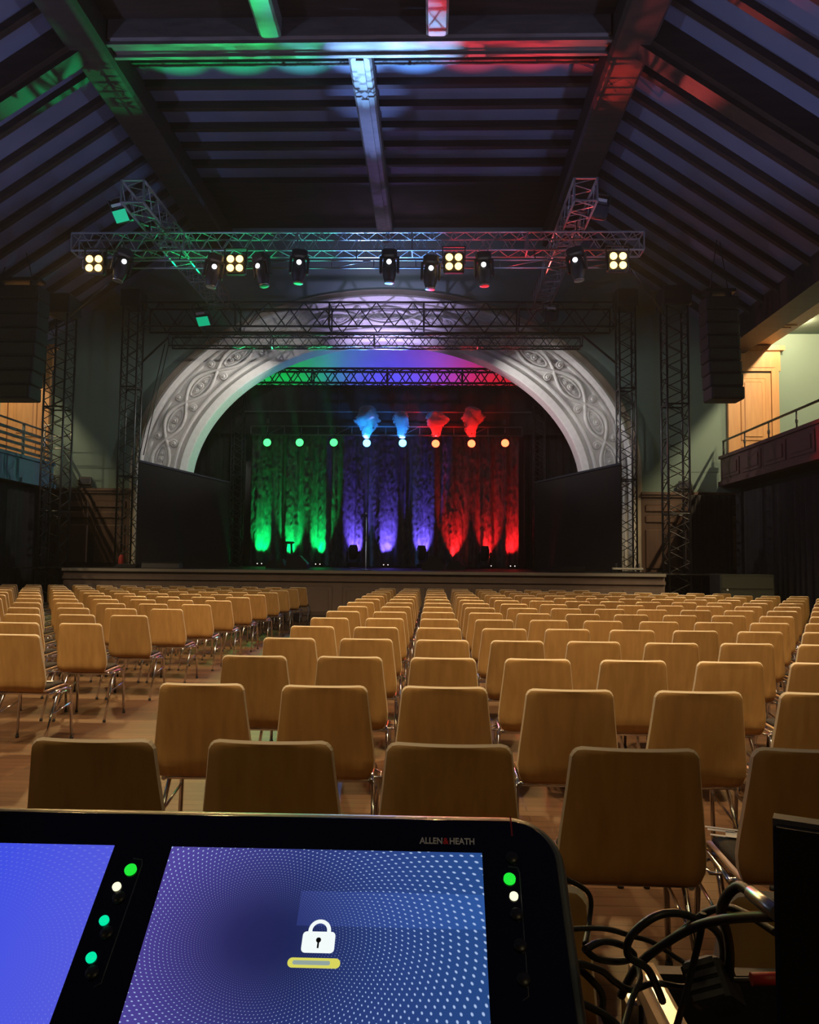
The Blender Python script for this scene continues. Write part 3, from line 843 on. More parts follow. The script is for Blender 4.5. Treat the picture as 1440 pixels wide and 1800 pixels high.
# unseen coloured spots added at the stage lip to light truss and roof
for x, cc, e in ((-6.2, (0, 1, .25), 1200), (-5.0, (0, 1, .25), 5600), (-3.8, (0, 1, .32), 6200), (-2.6, (.10, .9, .8), 6500), (-1.5, (.18, .42, 1), 14000), (-.4, (.14, .38, 1), 17000),
                 (.7, (1, .07, .12), 6000), (1.8, (1, .04, .06), 6000), (2.9, (1, .05, .04), 3600), (3.9, (1, .08, .04), 700)):
    light('SPOT', (x, 19.62, 1.30), e * 1.7, cc, (x, 15.95, 7.75), size=.04, angle=10, blend=.7, name='rig_fill_spot')
for x, tx in ((-1.9, -1.25), (-.6, -.3)):  # extra blue beams added near the floor heads for cross beam and rib
    light('SPOT', (x, 24.3, 2.0), 16000, (.26, .52, 1), (tx, 13.6, 10.5), size=.04, angle=7, blend=.8, name='floor_head_beam')
light('SPOT', (-1.4, 24.3, 2.0), 5200, (.22, .36, 1), (-1.4, 16.2, 10.6), size=.04, angle=9, blend=1.0, name='floor_head_beam')
for x, cc in ((-5.95, (0, 1, .3)), (2.89, (1, .10, .09))):  # dedicated spots added to colour the side trusses
    light('SPOT', (x + (.5 if x < 0 else -.5), 20.4, 7.5), 1300, cc, (x, 16.8, 8.6), size=.04, angle=26, blend=.5, name='side_truss_fill')
# floods and heads on the side trusses
def flood(name, label, p, lensmat, tilt, sc_=1.0, rz=0, group='wash lights clamped to the side trusses', pole=None):
    e = empty(name, p, label, 'stage light', group, rot=(R(tilt), 0, R(rz)))
    MB().bbox((0, 0, 0), (.42 * sc_, .16 * sc_, .30 * sc_), .03).build('housing', M['black'], e)
    MB().box((-.18 * sc_, -.088 * sc_, -.12 * sc_), (.18 * sc_, -.08 * sc_, .12 * sc_)).build('glass', lensmat, e)
    q = MB()
    for s in (-1, 1):
        q.box((s * .23 * sc_ - .01, -.03, -.03), (s * .23 * sc_ + .01, .03, .34 * sc_))
    q.box((-.24 * sc_, -.03, .33 * sc_), (.24 * sc_, .03, .36 * sc_))
    q.build('yoke', M['blackmetal'], e)
    MB().box((-.13 * sc_, -.10 * sc_, .19 * sc_), (.13 * sc_, -.09 * sc_, .25 * sc_)).build('sticker', M['label'], e)
    if pole:
        inv = Matrix.Rotation(R(rz), 4, 'Z') @ Matrix.Rotation(R(tilt), 4, 'X')
        MB().tube([Vector((0, 0, 0)), inv.inverted() @ (Vector(pole) - Vector(p))], .02, 6).build('pole', M['blackmetal'], e)
    return e
green_face = mat('green_reflection_face', (.05, .3, .18), .3, emit=(.0, .42, .2), es=.9)  # faint glow stands in for green stage light reflected off the face
flood('wash_light', 'wash light with green lit face beside the left side truss', at(217, 378, 15.9), green_face, 35, 1.0, -25, pole=at(262, 396, 15.95))
flood('wash_light', 'dark wash light with pale sticker beside the right side truss', at(1050, 372, 16.0), M['glass'], 20, 1.0, 20, pole=at(1022, 372, 16.0))
flood('wash_light', 'green lit wash light standing at the slim truss\'s left part', at(360, 563, 20.5), green_face, 35, 1.0, -20, pole=at(357, 590, 20.6))
flood('wash_light', 'small wash light with white sticker at the back truss\'s right part', at(967, 556, 20.6), M['glass'], 10, .9, 10, pole=at(968, 590, 20.6))
# small black floods on the wainscot cornice
for px, py, w in ((150, 841, 'left'), (1204, 846, 'right')):
    p = at(px, py, YW - .15); p.z = 3.47 + .185
    e = empty('floodlight', p, 'small black floodlight standing on the ' + w + ' wainscot ledge', 'floodlight', 'floodlights on the wainscot ledges', rot=(R(-25), 0, R(12 if px < 700 else -10)))
    MB().bbox((0, 0, 0), (.34, .12, .26), .02).build('housing', M['black'], e)
    MB().box((-.12, -.068, -.08), (.12, -.06, .06)).build('glass', M['glass'], e)
    q = MB()
    for s in (-1, 1):
        q.box((s * .19 - .01, -.02, -.17), (s * .19 + .01, .02, .03))
    q.box((-.2, -.03, -.18), (.2, .03, -.165)); q.build('bracket', M['blackmetal'], e)
# ceiling fittings
for px, py, w in ((170, 89, 'left'), (1077, 68, 'right')):
    p = at(px, py, 14.3)
    e = empty('ceiling_panel_light', p, 'square white panel fitting under the ' + w + ' ceiling corner beam', 'ceiling light', 'square fittings on the corner beams', rot=(R(30), R(0), 0))
    MB().bbox((0, 0, .03), (.42, .34, .06), .015).build('housing', M['black'], e)
    MB().box((-.19, -.15, -.008), (.19, .15, .0)).build('diffuser', M['white'], e)
    p2 = at(px + 6, py + 15, 14.5)
    e = empty('smoke_detector', p2, 'tiny white detector just below the ' + w + ' square ceiling fitting', 'detector')
    MB().lathe([(.07, .06), (.07, .02), (.045, 0), (.01, -.005)], 14).build('body', M['white'], e)
for px, py, w in ((475, 46, 'under the cross beam where the green rib meets it'), (617, 48, 'under the cross beam above the central rib'), (761, 45, 'under the cross beam where the blue rib meets it')):
    p = at(px, py, 13.45)
    e = empty('ceiling_spot', p, 'small round black ceiling spot ' + w, 'ceiling light', 'round spots under the cross beam')
    MB().lathe([(.09, .16), (.10, .04), (.085, 0), (.07, .02)], 16).build('can', M['black'], e)
    MB().lathe([(.065, .02), (.03, .012), (.005, .01)], 12).build('lens', M['steel'], e)
for px, py, w in ((444, 384, 'left'), (895, 381, 'right')):
    p = at(px, py, YW - .1)
    e = empty('wall_box', p, 'small pale square box high on the wall, ' + w + ' of the central rib', 'wall box', 'square boxes above the arch')
    MB().bbox((0, 0, 0), (.22, .1, .22), .02).build('housing', M['white'], e)
    MB().box((-.07, -.058, -.07), (.07, -.05, .07)).build('front_grille', M['label'], e)

# ================================================================== LINE ARRAYS, STAGE ITEMS
def line_array(label, px0, px1, py0, py1, Y, n, flip):
    a, b_ = at(px0, py0, Y), at(px1, py1, Y)
    cx, w, hh = (a.x + b_.x) / 2, b_.x - a.x, (a.z - b_.z) / n
    e = empty('line_array_speaker', (cx, Y, a.z), label, 'loudspeaker', 'hanging line arrays')
    for k in range(n):
        z = -hh * (k + .5); dy = -.02 * k * k * .25
        q = MB().bbox((0, dy + .25, z), (w, .55, hh * .94), .02)
        q.bbox((0, dy - .03, z), (w * .9, .03, hh * .75), .008)
        q.build('cabinet', M['black'], e)
    q = MB()
    for s in (-1, 1):
        q.box((s * w * .3 - .03, .1, 0), (s * w * .3 + .03, .35, .14)); q.tube([(s * w * .3, .2, .1), (0, .2, 1.6)], .012, 5)
    q.box((-w * .45, .05, .12), (w * .45, .4, .2)); q.build('flying_frame', M['blackmetal'], e)
line_array('tall black loudspeaker array hanging beside the right balcony', 1241, 1302, 520, 706, 18.0, 8, 1)
line_array('tall black loudspeaker array hanging before the left balcony', -28, 62, 500, 705, 18.0, 8, -1)

# microphone stand
p = at(643, 1002, 20.3)
e = empty('microphone_stand', (p.x, 20.3, zst(20.3)), 'thin straight microphone stand with round base near the stage front', 'microphone stand')
MB().lathe([(.14, 0), (.14, .015), (.05, .03), (.02, .04), (.01, .045)], 20).build('base', M['chrome'], e)
M['micgrey'] = mat('satin_grey_stand', (.75, .76, .78), .35, .3)
MB().tube([(0, 0, .03), (0, 0, .80)], .016, 8).tube([(0, 0, .78), (0, 0, 1.36)], .012, 8).build('pole', M['micgrey'], e)
MB().lathe([(.02, .74), (.024, .76), (.024, .84), (.016, .86)], 10).build('clutch', M['steel'], e)
mc = MB().lathe([(.014, -.10), (.018, 0), (.02, .03)], 12, Matrix.Translation((0, -.03, 1.40)) @ Matrix.Rotation(R(60), 4, 'X')).build('microphone', M['black'], e)
MB().lathe([(.012, .03), (.027, .045), (.028, .07), (.018, .092), (.004, .097)], 12, Matrix.Translation((0, -.03, 1.40)) @ Matrix.Rotation(R(60), 4, 'X')).build('grille', M['steel'], mc)
# bar stool
p = at(507, 990, 23.5)
e = empty('bar_stool', (p.x, 23.5, zst(23.5)), 'dark bar stool in front of the green curtain stripes', 'stool')
MB().lathe([(.15, .70), (.175, .72), (.175, .75), (.14, .765), (.01, .765)], 18).build('seat', M['wood_stool'], e)
for k in range(4):
    a = pi / 4 + k * pi / 2
    MB().tube([(.1 * cos(a), .1 * sin(a), .71), (.2 * cos(a), .2 * sin(a), 0)], .018, 6).build('leg', M['wood_stool'], e)
q = MB()
for k in range(4):
    a = pi / 4 + k * pi / 2; b_ = a + pi / 2
    q.tube([(.165 * cos(a), .165 * sin(a), .25), (.165 * cos(b_), .165 * sin(b_), .25)], .012, 6)
q.build('footrest', M['wood_stool'], e)
# stage monitors
def wedge(px, Y, flip, label, w=.62, h=.36):
    x = at(px, 990, Y).x
    e = empty('stage_monitor', (x, Y, zst(Y)), label, 'loudspeaker', 'wedge monitors on the stage')
    pl = [(-w / 2, -.2, 0), (w / 2, -.2, 0), (w / 2, -.2, .1), (w * .12, -.2, h), (-w * .3, -.2, h)]
    if flip:
        pl = [(-a, b_, c) for a, b_, c in pl]
    MB().prism(pl, (0, .42, 0)).build('cabinet', M['black'], e)
    f = -1 if flip else 1
    MB().prism([(f * w * .48, -.17, .125), (f * w * .14, -.17, h - .02), (f * w * .155, -.17, h - .005), (f * w * .495, -.17, .14)], (0, .36, 0)).build('front_grille', M['blackmetal'], e)
wedge(522, 21.5, False, 'black wedge monitor beside the stool')
wedge(487, 21.9, True, 'low black wedge monitor behind, at the green curtain end', .55, .26)
wedge(762, 21.5, True, 'black wedge monitor before the violet curtain stripes')
wedge(800, 21.9, False, 'low black wedge monitor before the first red curtain stripe', .55, .24)
# floor moving heads: silhouettes
fm = empty('floor_moving_head', (0, 0, 0), 'x', 'stage light', 'moving heads standing on the stage floor')
MB().bbox((0, 0, .08), (.36, .32, .15), .03).build('base', M['black'], fm)
q = MB()
for s in (-1, 1):
    q.bbox((s * .18, 0, .33), (.05, .14, .36), .02)
q.build('yoke', M['black'], fm)
MB().lathe([(.07, -.18), (.12, -.14), (.15, .02), (.145, .16), (.12, .26), (.10, .28)], 16, Matrix.Translation((0, 0, .42))).build('head', M['black'], fm)
fm_tree = tree_of(fm)
for i, (px, w) in enumerate(((621, 'at the left violet stripe'), (741, 'at the right violet stripe'), (852, 'before the middle red stripe'))):
    o = fm if i == 0 else copy_tree(fm, fm_tree)
    o.location = (at(px, 990, 24.6).x, 24.6, zst(24.6)); o['label'] = 'black moving head standing on the stage floor ' + w
# silver bar on small stands, right of stage
p = at(1103, 999, 20.2)
e = empty('equipment_bar', (p.x, 20.2, zst(20.2)), 'low silver bar on short feet at the stage\'s right end', 'stage equipment')
MB().bbox((0, 0, .10), (.78, .12, .06), .015).build('bar', M['silverbar'], e)
q = MB()
for s in (-1, 1):
    q.tube([(s * .28, 0, .0), (s * .28, 0, .24)], .03, 8); q.box((s * .28 - .12, -.1, 0), (s * .28 + .12, .1, .03))
q.build('foot', M['blackmetal'], e)
p = at(213, 990, 20.6)
e = empty('fire_extinguisher', (p.x, 20.6, zst(20.6)), 'small red extinguisher by the arch\'s left tower', 'extinguisher')
MB().lathe([(.06, 0), (.07, .02), (.07, .26), (.045, .32), (.02, .34)], 14).build('body', M['red'], e)
MB().bbox((0, 0, .36), (.08, .03, .05), .01).build('handle', M['black'], e)
for px, wd_, hh, Y, lab in ((285, .95, .16, 19.8, 'flat grey case lying at the stage\'s left end'), (225, .5, .1, 20.2, 'low black box lying at the stage\'s left edge'), (1000, .8, .14, 20.8, 'low dark case lying before the right masking flat')):
    e = empty('equipment_case', (at(px, 1000, Y).x, Y, zst(Y)), lab, 'case')
    MB().bbox((0, 0, hh * .4), (wd_, .3, hh * .8), .012).build('body', M['flat'] if px != 285 else mat('grey_case', (.10, .10, .105), .6), e)
    MB().bbox((0, 0, hh * .9), (wd_ * .99, .29, hh * .2), .01).build('lid', M['blackmetal'], e)
# subwoofer on the hall floor, right
a, b_ = at(1266, 1009, 18.0), at(1362, 1009, 18.0)
e = empty('subwoofer', ((a.x + b_.x) / 2, 18.35, 0), 'wide dark green-black loudspeaker cabinet on the floor right of the stage', 'loudspeaker')
dk = mat('dark_green_cabinet', (.045, .050, .040), .5)
MB().bbox((0, 0, a.z / 2), (b_.x - a.x, .7, a.z), .02).build('cabinet', dk, e)
q = MB(); w_ = (b_.x - a.x) / 2 - .03
for z0, z1 in ((.06, a.z * .45), (a.z * .5, a.z * .70), (a.z * .74, a.z - .06)):
    q.bbox((0, -.35, (z0 + z1) / 2), (2 * w_, .04, z1 - z0), .012)
q.build('front_grille', mat('cabinet_grille', (.052, .058, .046), .6), e)
MB().lathe([(.028, 0), (.024, .012), (.005, .014)], 12, Matrix.Translation((-w_ + .12, -.372, a.z * .72)) @ Matrix.Rotation(R(90), 4, 'X')).build('badge', M['paper'], e)

# smoke puffs rising above four lamps
sm = {}
def smoke(px, py0, py1, wpx, c, cc, seed, e_):
    Y = 24.45
    a, b_ = at(px, py0, Y), at(px, py1, Y); hh = a.z - b_.z; ww = wpx * Y / FPX / 2
    m_ = bpy.data.materials.new('smoke_' + c); m_.use_nodes = True; nt = m_.node_tree; nt.nodes.clear()
    out = nt.nodes.new('ShaderNodeOutputMaterial'); pv = nt.nodes.new('ShaderNodeVolumePrincipled')
    pv.inputs['Color'].default_value = (.9, .9, .9, 1)
    tc = nt.nodes.new('ShaderNodeTexCoord'); nz = nt.nodes.new('ShaderNodeTexNoise'); nz.inputs['Scale'].default_value = 14.0; nz.inputs['Detail'].default_value = 5
    nt.links.new(tc.outputs['Object'], nz.inputs['Vector'])
    mr = nt.nodes.new('ShaderNodeMapRange'); mr.inputs['From Min'].default_value = .42; mr.inputs['From Max'].default_value = .56
    mr.inputs['To Min'].default_value = .8; mr.inputs['To Max'].default_value = 34
    nt.links.new(nz.outputs[0], mr.inputs[0]); nt.links.new(mr.outputs[0], pv.inputs['Density']); nt.links.new(pv.outputs[0], out.inputs['Volume'])
    try:
        m_.cycles.volume_step_rate = .3
    except Exception:
        pass
    q = MB(); vs = []; fs = []; nr, ns = 28, 32
    for j in range(nr + 1):
        v = j / nr
        rr = ww * (.28 + .72 * min(1, v * 1.7)) * math.sqrt(max(0.0, 1 - max(0, (v - .62) / .38) ** 2)) + .003
        for i in range(ns):
            an = 2 * pi * i / ns
            k = .88 + .55 * noise.noise(Vector((1.5 * cos(an), 1.5 * sin(an), v * 3 + seed))) + .42 * abs(noise.noise(Vector((3.2 * cos(an), 3.2 * sin(an), v * 6.5 + seed)))) + .14 * noise.noise(Vector((8 * cos(an), 8 * sin(an), v * 16 + seed)))
            vs.append((rr * k * cos(an) + .05 * noise.noise(Vector((v * 3, seed, 1))), rr * .8 * k * sin(an), v * hh))
    for j in range(nr):
        for i in range(ns):
            k = (i + 1) % ns; fs.append((j * ns + i, j * ns + k, j * ns + ns + k, j * ns + ns + i))
    fs.append(tuple(range(ns - 1, -1, -1))); fs.append(tuple(nr * ns + i for i in range(ns)))
    o = q.add(vs, fs, 0, True).build('smoke', m_, None, b_)
    tag(o, c + ' lit smoke puff rising over a ' + c.split()[-1] + ' lamp', 'smoke', None, 'stuff')
    light('SPOT', (b_.x, Y - .35, b_.z - .15), e_, cc, (b_.x, Y + .02, b_.z + hh * .75), size=.04, angle=110, blend=.8, name='lamp_spill')
    return o
smoke(645, 712, 770, 40, 'taller blue', (.02, .26, 1.0), 1, 110)
smoke(706, 722, 770, 32, 'shorter blue', (.02, .26, 1.0), 4, 110)
smoke(766, 722, 768, 36, 'shorter red', (1.0, .006, .004), 7, 110)
smoke(829, 714, 768, 36, 'taller red', (1.0, .006, .004), 9, 110)

# ================================================================== CHAIRS
PROF = [(-.270, .860, .1925), (-.2690, .855, .1925), (-.2675, .846, .1925), (-.2650, .832, .1935), (-.2625, .815, .1950), (-.250, .74, .2030), (-.236, .66, .2125), (-.222, .585, .2210),
        (-.211, .525, .2265), (-.202, .485, .2235), (-.190, .455, .2120), (-.172, .437, .2020), (-.145, .428, .1985), (-.10, .426, .1985), (-.02, .430, .2010), (.08, .437, .2035),
        (.15, .438, .2045), (.19, .432, .2030), (.212, .422, .1960), (.226, .410, .1800)]
def make_shell():
    NX = 8; pts = []; r = .034
    n = len(PROF)
    acc = [0]
    for i in range(1, n):
        acc.append(acc[-1] + math.hypot(PROF[i][0] - PROF[i - 1][0], PROF[i][1] - PROF[i - 1][1]))
    top = []; bot = []
    for i, (y, z, hw) in enumerate(PROF):
        d = acc[i]
        if d < r:
            hw = hw - r + math.sqrt(max(0, r * r - (r - d) ** 2))
        a = PROF[max(0, i - 1)]; b_ = PROF[min(n - 1, i + 1)]
        t = Vector((b_[0] - a[0], b_[1] - a[1])).normalized(); nx_, nz_ = -t.y, t.x     # towards the sitter / up
        if nz_ < 0 and i > 10 or nx_ < 0 and i <= 10:
            nx_, nz_ = -nx_, -nz_
        back = max(0, min(1, (z - .44) / .1))
        for k in range(NX + 1):
            u = -1 + 2 * k / NX
            cv = .022 * u * u * back
            top.append(Vector((u * hw, y + cv + nx_ * .006, z + nz_ * .006)))
            hb = hw - (.0055 if i < n - 1 else .003)               # eased rear arris shows the plywood edge
            bot.append(Vector((u * hb, y + cv - nx_ * .006, z - nz_ * .006 - (.005 if i == 0 else .003 if i < 3 else 0))))
    q = MB(); N = len(top); m1 = NX + 1; fs = []; es = []
    for i in range(n - 1):
        for k in range(NX):
            a = i * m1 + k
            fs.append((a, a + 1, a + 1 + m1, a + m1)); fs.append((N + a, N + a + m1, N + a + 1 + m1, N + a + 1))
    for k in range(NX):
        es.append((k, N + k, N + k + 1, k + 1)); a = (n - 1) * m1 + k; es.append((a, a + 1, N + a + 1, N + a))
    for i in range(n - 1):
        a = i * m1; es.append((a, a + m1, N + a + m1, N + a)); a = i * m1 + NX; es.append((a, N + a, N + a + m1, a + m1))
    q.add(top + bot, fs, 0, True)
    o = len(q.v) - 2 * N
    for f in es:
        q.f.append([i + o for i in f]); q.mi.append(1); q.sm.append(False)
    return q
def make_pad():
    q = MB(); sec = []
    for y, z, hw, h in ((-.135, .434, .150, .003), (-.125, .434, .165, .016), (-.06, .435, .178, .024), (.06, .442, .183, .026), (.14, .445, .183, .024), (.185, .440, .176, .016), (.197, .436, .165, .003)):
        sec.append([(-hw, y, z), (-hw * .97, y, z + h * .75), (-hw * .85, y, z + h), (0, y, z + h * 1.05), (hw * .85, y, z + h), (hw * .97, y, z + h * .75), (hw, y, z)])
    vs = [p for s in sec for p in s]; fs = []
    for i in range(len(sec) - 1):
        for k in range(6):
            a = i * 7 + k; fs.append((a, a + 1, a + 8, a + 7))
        fs.append((i * 7, i * 7 + 7, i * 7 + 13, i * 7 + 6))
    fs.append(tuple(range(6, -1, -1))); fs.append(tuple((len(sec) - 1) * 7 + k for k in range(7)))
    return q.add(vs, fs, 0, True)
chair = empty('stacking_chair', (0, 0, 0), 'x', 'chair', 'x')
make_shell().build('shell', [M['beech'], M['beech_edge']], chair)
make_pad().build('seat_pad', M['pad'], chair)
q = MB()
for s in (-1, 1):
    q.tube([(s * .205, -.10, .402), (s * .205, .0, .408), (s * .205, .12, .414), (s * .206, .185, .408)], .011, 8)
q.tube([(-.205, -.08, .403), (.205, -.08, .403)], .011, 8); q.tube([(-.205, .12, .412), (.205, .12, .412)], .011, 8)
for s in (-1, 1):
    q.tube([(s * .205, -.03, .405), (s * .245, -.01, .40), (s * .245, .08, .40), (s * .205, .1, .41)], .006, 6)      # row connector hooks
q.build('seat_frame', M['chrome'], chair)
for s in (-1, 1):
    MB().tube([(s * .206, .185, .408), (s * .209, .212, .395), (s * .211, .222, .36), (s * .222, .232, .02)], .011, 8).tube([(s * .222, .232, .02), (s * .222, .232, 0)], .014, 8, mi=1).build('leg', [M['chrome'], M['rubber']], chair)
    MB().tube([(s * .205, .045, .41), (s * .209, .0, .37), (s * .224, -.205, .02)], .011, 8).tube([(s * .224, -.205, .02), (s * .2245, -.21, 0)], .014, 8, mi=1).build('leg', [M['chrome'], M['rubber']], chair)
q = MB()
for s in (-1, 1):
    q.tube([(s * .213, -.075, .245), (s * .2155, .226, .29)], .007, 6)
q.build('side_rail', M['chrome'], chair)
ch_tree = tree_of(chair)
used = [False]
def place(x, y, rz, label, group):
    o = chair if not used[0] else copy_tree(chair, ch_tree)
    used[0] = True
    o.location = (x, y, 0); o.rotation_euler = (0, 0, rz); o['label'] = label; o['group'] = group; o['category'] = 'chair'
ROWS = [2.44 + 1.126 * i for i in range(15)]
right_last = lambda i: 8 if i == 14 else (13 if i == 13 else 15)
def jit(a):
    return random.uniform(-a, a)
# right block
for i in range(15):
    d = ROWS[i]
    kmax = min(right_last(i), int((.484 * d + .32 + 1.035) / .55))
    for k in range(kmax + 1):
        place(-1.035 + .55 * k + jit(.008), d + .27 + jit(.02), R(jit(1.2)),
              'beech stacking chair, right block, %s row from the mixing desk, %s seat from the aisle' % (ORD[i + 1], ORD[k]), 'beech chairs of the right seating block')
# the nearest row, half hidden behind the desk
for k, x in ((2, .075), (3, .685)):
    place(x, 1.37 + .27, R(0), 'beech stacking chair tucked behind the ' + ('mixing console\'s corner' if k == 2 else 'open equipment crate'), 'beech chairs of the right seating block')
# left block
for i in range(3, 15):
    d = ROWS[i]
    kmax = int((.544 * d + .30 - 3.08) / .56)
    for k in range(kmax + 1):
        place(-3.08 - .56 * k + jit(.01), d + .27 + jit(.03), R(-1.0 + jit(1.5)),
              'beech stacking chair, left block, %s row from its near end, %s seat from the aisle' % (ORD[i - 3], ORD[k]), 'beech chairs of the left seating block')
# paper slips on two seats
e = empty('reserved_sign', (1.075, ROWS[0] + .42, .4745), 'torn white paper slips on the black seat beside the monitor', 'paper', rz=R(-20))
q = MB()
q.box((-.05, -.03, 0), (.02, .03, .001)); q.box((-.11, .02, 0), (-.02, .04, .001)); q.box((-.12, .05, 0), (.03, .065, .001)); q.box((-.10, -.035, 0), (-.05, -.018, .001))
q.build('slip', M['paper'], e)
e = empty('paper_slip', (-2.97, ROWS[3] + .33, .4745), 'small white paper slip on the first left-block chair\'s seat', 'paper', rz=R(15))
MB().box((-.04, -.025, 0), (.04, .025, .001)).build('slip', M['paper'], e)

# ================================================================== MIXING CONSOLE (foreground)
EL = R(38.25)
P0 = Vector((-.28838, .90417, 1.08235)); Ud = Vector((0, cos(EL), sin(EL))); Nd = Vector((0, -sin(EL), cos(EL)))
CM = Matrix((Vector((1, 0, 0)), Ud, Nd)).transposed().to_4x4()
con = empty('mixing_console', P0, 'large black mixing console with two lit blue touchscreens', 'mixing console')
con.matrix_world = Matrix.Translation(P0) @ CM
bpy.context.view_layer.update()
def rrect(u0, u1, v0, v1, r, z, n=8, rl=None):
    """rounded rectangle outline in panel coordinates, counter-clockwise"""
    pts = []
    for cx_, cy_, a0, rr in ((u1 - r, v1 - r, 0, r), (u0 + r, v1 - r, 90, r), (u0 + r, v0 + r, 180, r), (u1 - r, v0 + r, 270, r)):
        for k in range(n + 1):
            a = R(a0 + 90 * k / n); pts.append((cx_ + rr * cos(a), cy_ + rr * sin(a), z))
    return pts
def loft(rings, mi=0, smooth=True):
    n = len(rings[0]); vs = [p for r_ in rings for p in r_]; fs = []
    for i in range(len(rings) - 1):
        for k in range(n):
            j = (k + 1) % n; fs.append((i * n + k, i * n + j, i * n + n + j, i * n + n + k))
    q = MB().add(vs, fs, mi, smooth)
    o = len(rings) - 1
    q.add(rings[0], [tuple(range(n - 1, -1, -1))], mi); q.add(rings[-1], [tuple(range(n))], mi)
    return q
U0, U1, V0, V1 = -.75, .437, -.36, .0525
body = loft([rrect(U0 + .01, U1 - .01, V0 + .01, V1 - .01, .05, -.075), rrect(U0, U1, V0, V1, .06, -.055), rrect(U0, U1, V0, V1, .06, -.014),
             rrect(U0 + .002, U1 - .002, V0 + .002, V1 - .002, .059, -.006), rrect(U0 + .006, U1 - .006, V0 + .006, V1 - .006, .055, -.002), rrect(U0 + .011, U1 - .011, V0 + .011, V1 - .011, .05, 0)])
body.build('shell', M['rim'], con)
loft([rrect(U0 + .011, U1 - .011, V0 + .011, V1 - .011, .05, -.001), rrect(U0 + .011, U1 - .011, V0 + .011, V1 - .011, .05, .0008), rrect(U0 + .012, U1 - .012, V0 + .012, V1 - .012, .049, .0012)]).build('front_glass', M['screenblk'], con)
loft([rrect(U0 + .03, U1 - .03, V0 - .08, V0 + .04, .03, -.10), rrect(U0 + .03, U1 - .03, V0 - .08, V0 + .04, .04, -.055)]).build('lower_body', M['consoleshell'], con)
# screens
def screen_mat(name, swirl):
    m_ = mat(name, (.002, .002, .003), .10); b = m_.node_tree.nodes['Principled BSDF']
    tc = nd(m_, 'ShaderNodeTexCoord'); sx = nd(m_, 'ShaderNodeSeparateXYZ'); lk(m_, tc.outputs['Object'], sx.inputs[0])
    def mth(op, a, c=None, d=None):
        n_ = nd(m_, 'ShaderNodeMath', operation=op)
        for i, v in enumerate((a, c, d)):
            if v is None: continue
            if isinstance(v, (int, float)): n_.inputs[i].default_value = v
            else: lk(m_, v, n_.inputs[i])
        return n_.outputs[0]
    x, y = sx.outputs[0], sx.outputs[1]
    cxs, cys = (.118, -.098) if swirl else (-.19, -.14)
    dx = mth('SUBTRACT', x, cxs); dy = mth('MULTIPLY', mth('SUBTRACT', y, cys), 1.25)
    r_ = mth('SQRT', mth('ADD', mth('MULTIPLY', dx, dx), mth('MULTIPLY', dy, dy)))
    th = mth('ARCTAN2', dy, dx); lr = mth('LOGARITHM', mth('MAXIMUM', r_, .004), 2.71828)
    NT = 150.0
    k = NT / (2 * pi)
    a = mth('ADD', mth('MULTIPLY', th, k), mth('MULTIPLY', lr, k * .55)); c = mth('MULTIPLY', lr, k)
    fa = mth('SUBTRACT', mth('FRACT', a), .5); fc = mth('SUBTRACT', mth('FRACT', c), .5)
    dd = mth('SQRT', mth('ADD', mth('MULTIPLY', fa, fa), mth('MULTIPLY', fc, fc)))
    rad = mth('MINIMUM', .17, mth('ADD', .10, mth('MULTIPLY', r_, .35)))
    dot = nd(m_, 'ShaderNodeMapRange', interpolation_type='SMOOTHSTEP'); lk(m_, mth('SUBTRACT', dd, rad), dot.inputs[0])
    dot.inputs[1].default_value = -.06; dot.inputs[2].default_value = .06; dot.inputs[3].default_value = 1; dot.inputs[4].default_value = 0
    fade = nd(m_, 'ShaderNodeMapRange'); lk(m_, r_, fade.inputs[0]); fade.inputs[1].default_value = .03; fade.inputs[2].default_value = .13
    fade.inputs[3].default_value = .0; fade.inputs[4].default_value = .9
    d2 = mth('MULTIPLY', dot.outputs[0], fade.outputs[0])
    # base colour: violet at the left, blue at the right, deeper below
    gx = nd(m_, 'ShaderNodeMapRange'); lk(m_, x, gx.inputs[0])
    if swirl:
        gx.inputs[1].default_value = 0; gx.inputs[2].default_value = .345
        base = ramp(m_, gx.outputs[0], [(0, (.085, .062, .34)), (.45, (.030, .044, .21)), (1, (.020, .070, .25))])
    else:
        gx.inputs[1].default_value = -.41; gx.inputs[2].default_value = -.065
        base = ramp(m_, gx.outputs[0], [(0, (.03, .06, .68)), (.55, (.045, .075, .78)), (1, (.085, .10, .72))])
        d2 = mth('MULTIPLY', d2, .14)
    if swirl:
        core = nd(m_, 'ShaderNodeMapRange', interpolation_type='SMOOTHSTEP'); lk(m_, r_, core.inputs[0]); core.inputs[1].default_value = .01; core.inputs[2].default_value = .16
        core.inputs[3].default_value = .42; core.inputs[4].default_value = 1
        gy = nd(m_, 'ShaderNodeMapRange'); lk(m_, y, gy.inputs[0]); gy.inputs[1].default_value = -.19; gy.inputs[2].default_value = 0; gy.inputs[3].default_value = .85; gy.inputs[4].default_value = 1.0
        sc_ = mth('MULTIPLY', core.outputs[0], gy.outputs[0])
        # lighter rectangle towards the screen's right side
        inx = mth('MULTIPLY', mth('GREATER_THAN', x, .152), mth('GREATER_THAN', y, -.085)); inx = mth('MULTIPLY', inx, mth('LESS_THAN', y, -.048))
        sc_ = mth('ADD', sc_, mth('MULTIPLY', inx, .35))
        vm = nd(m_, 'ShaderNodeVectorMath', operation='SCALE'); lk(m_, base, vm.inputs[0]); lk(m_, sc_, vm.inputs['Scale']); base = vm.outputs[0]
    mx = nd(m_, 'ShaderNodeMix', data_type='RGBA'); lk(m_, d2, mx.inputs[0]); lk(m_, base, mx.inputs[6]); mx.inputs[7].default_value = (.42, .56, .85, 1)
    lk(m_, mx.outputs[2], b.inputs['Emission Color']); b.inputs['Emission Strength'].default_value = 1.0
    return m_
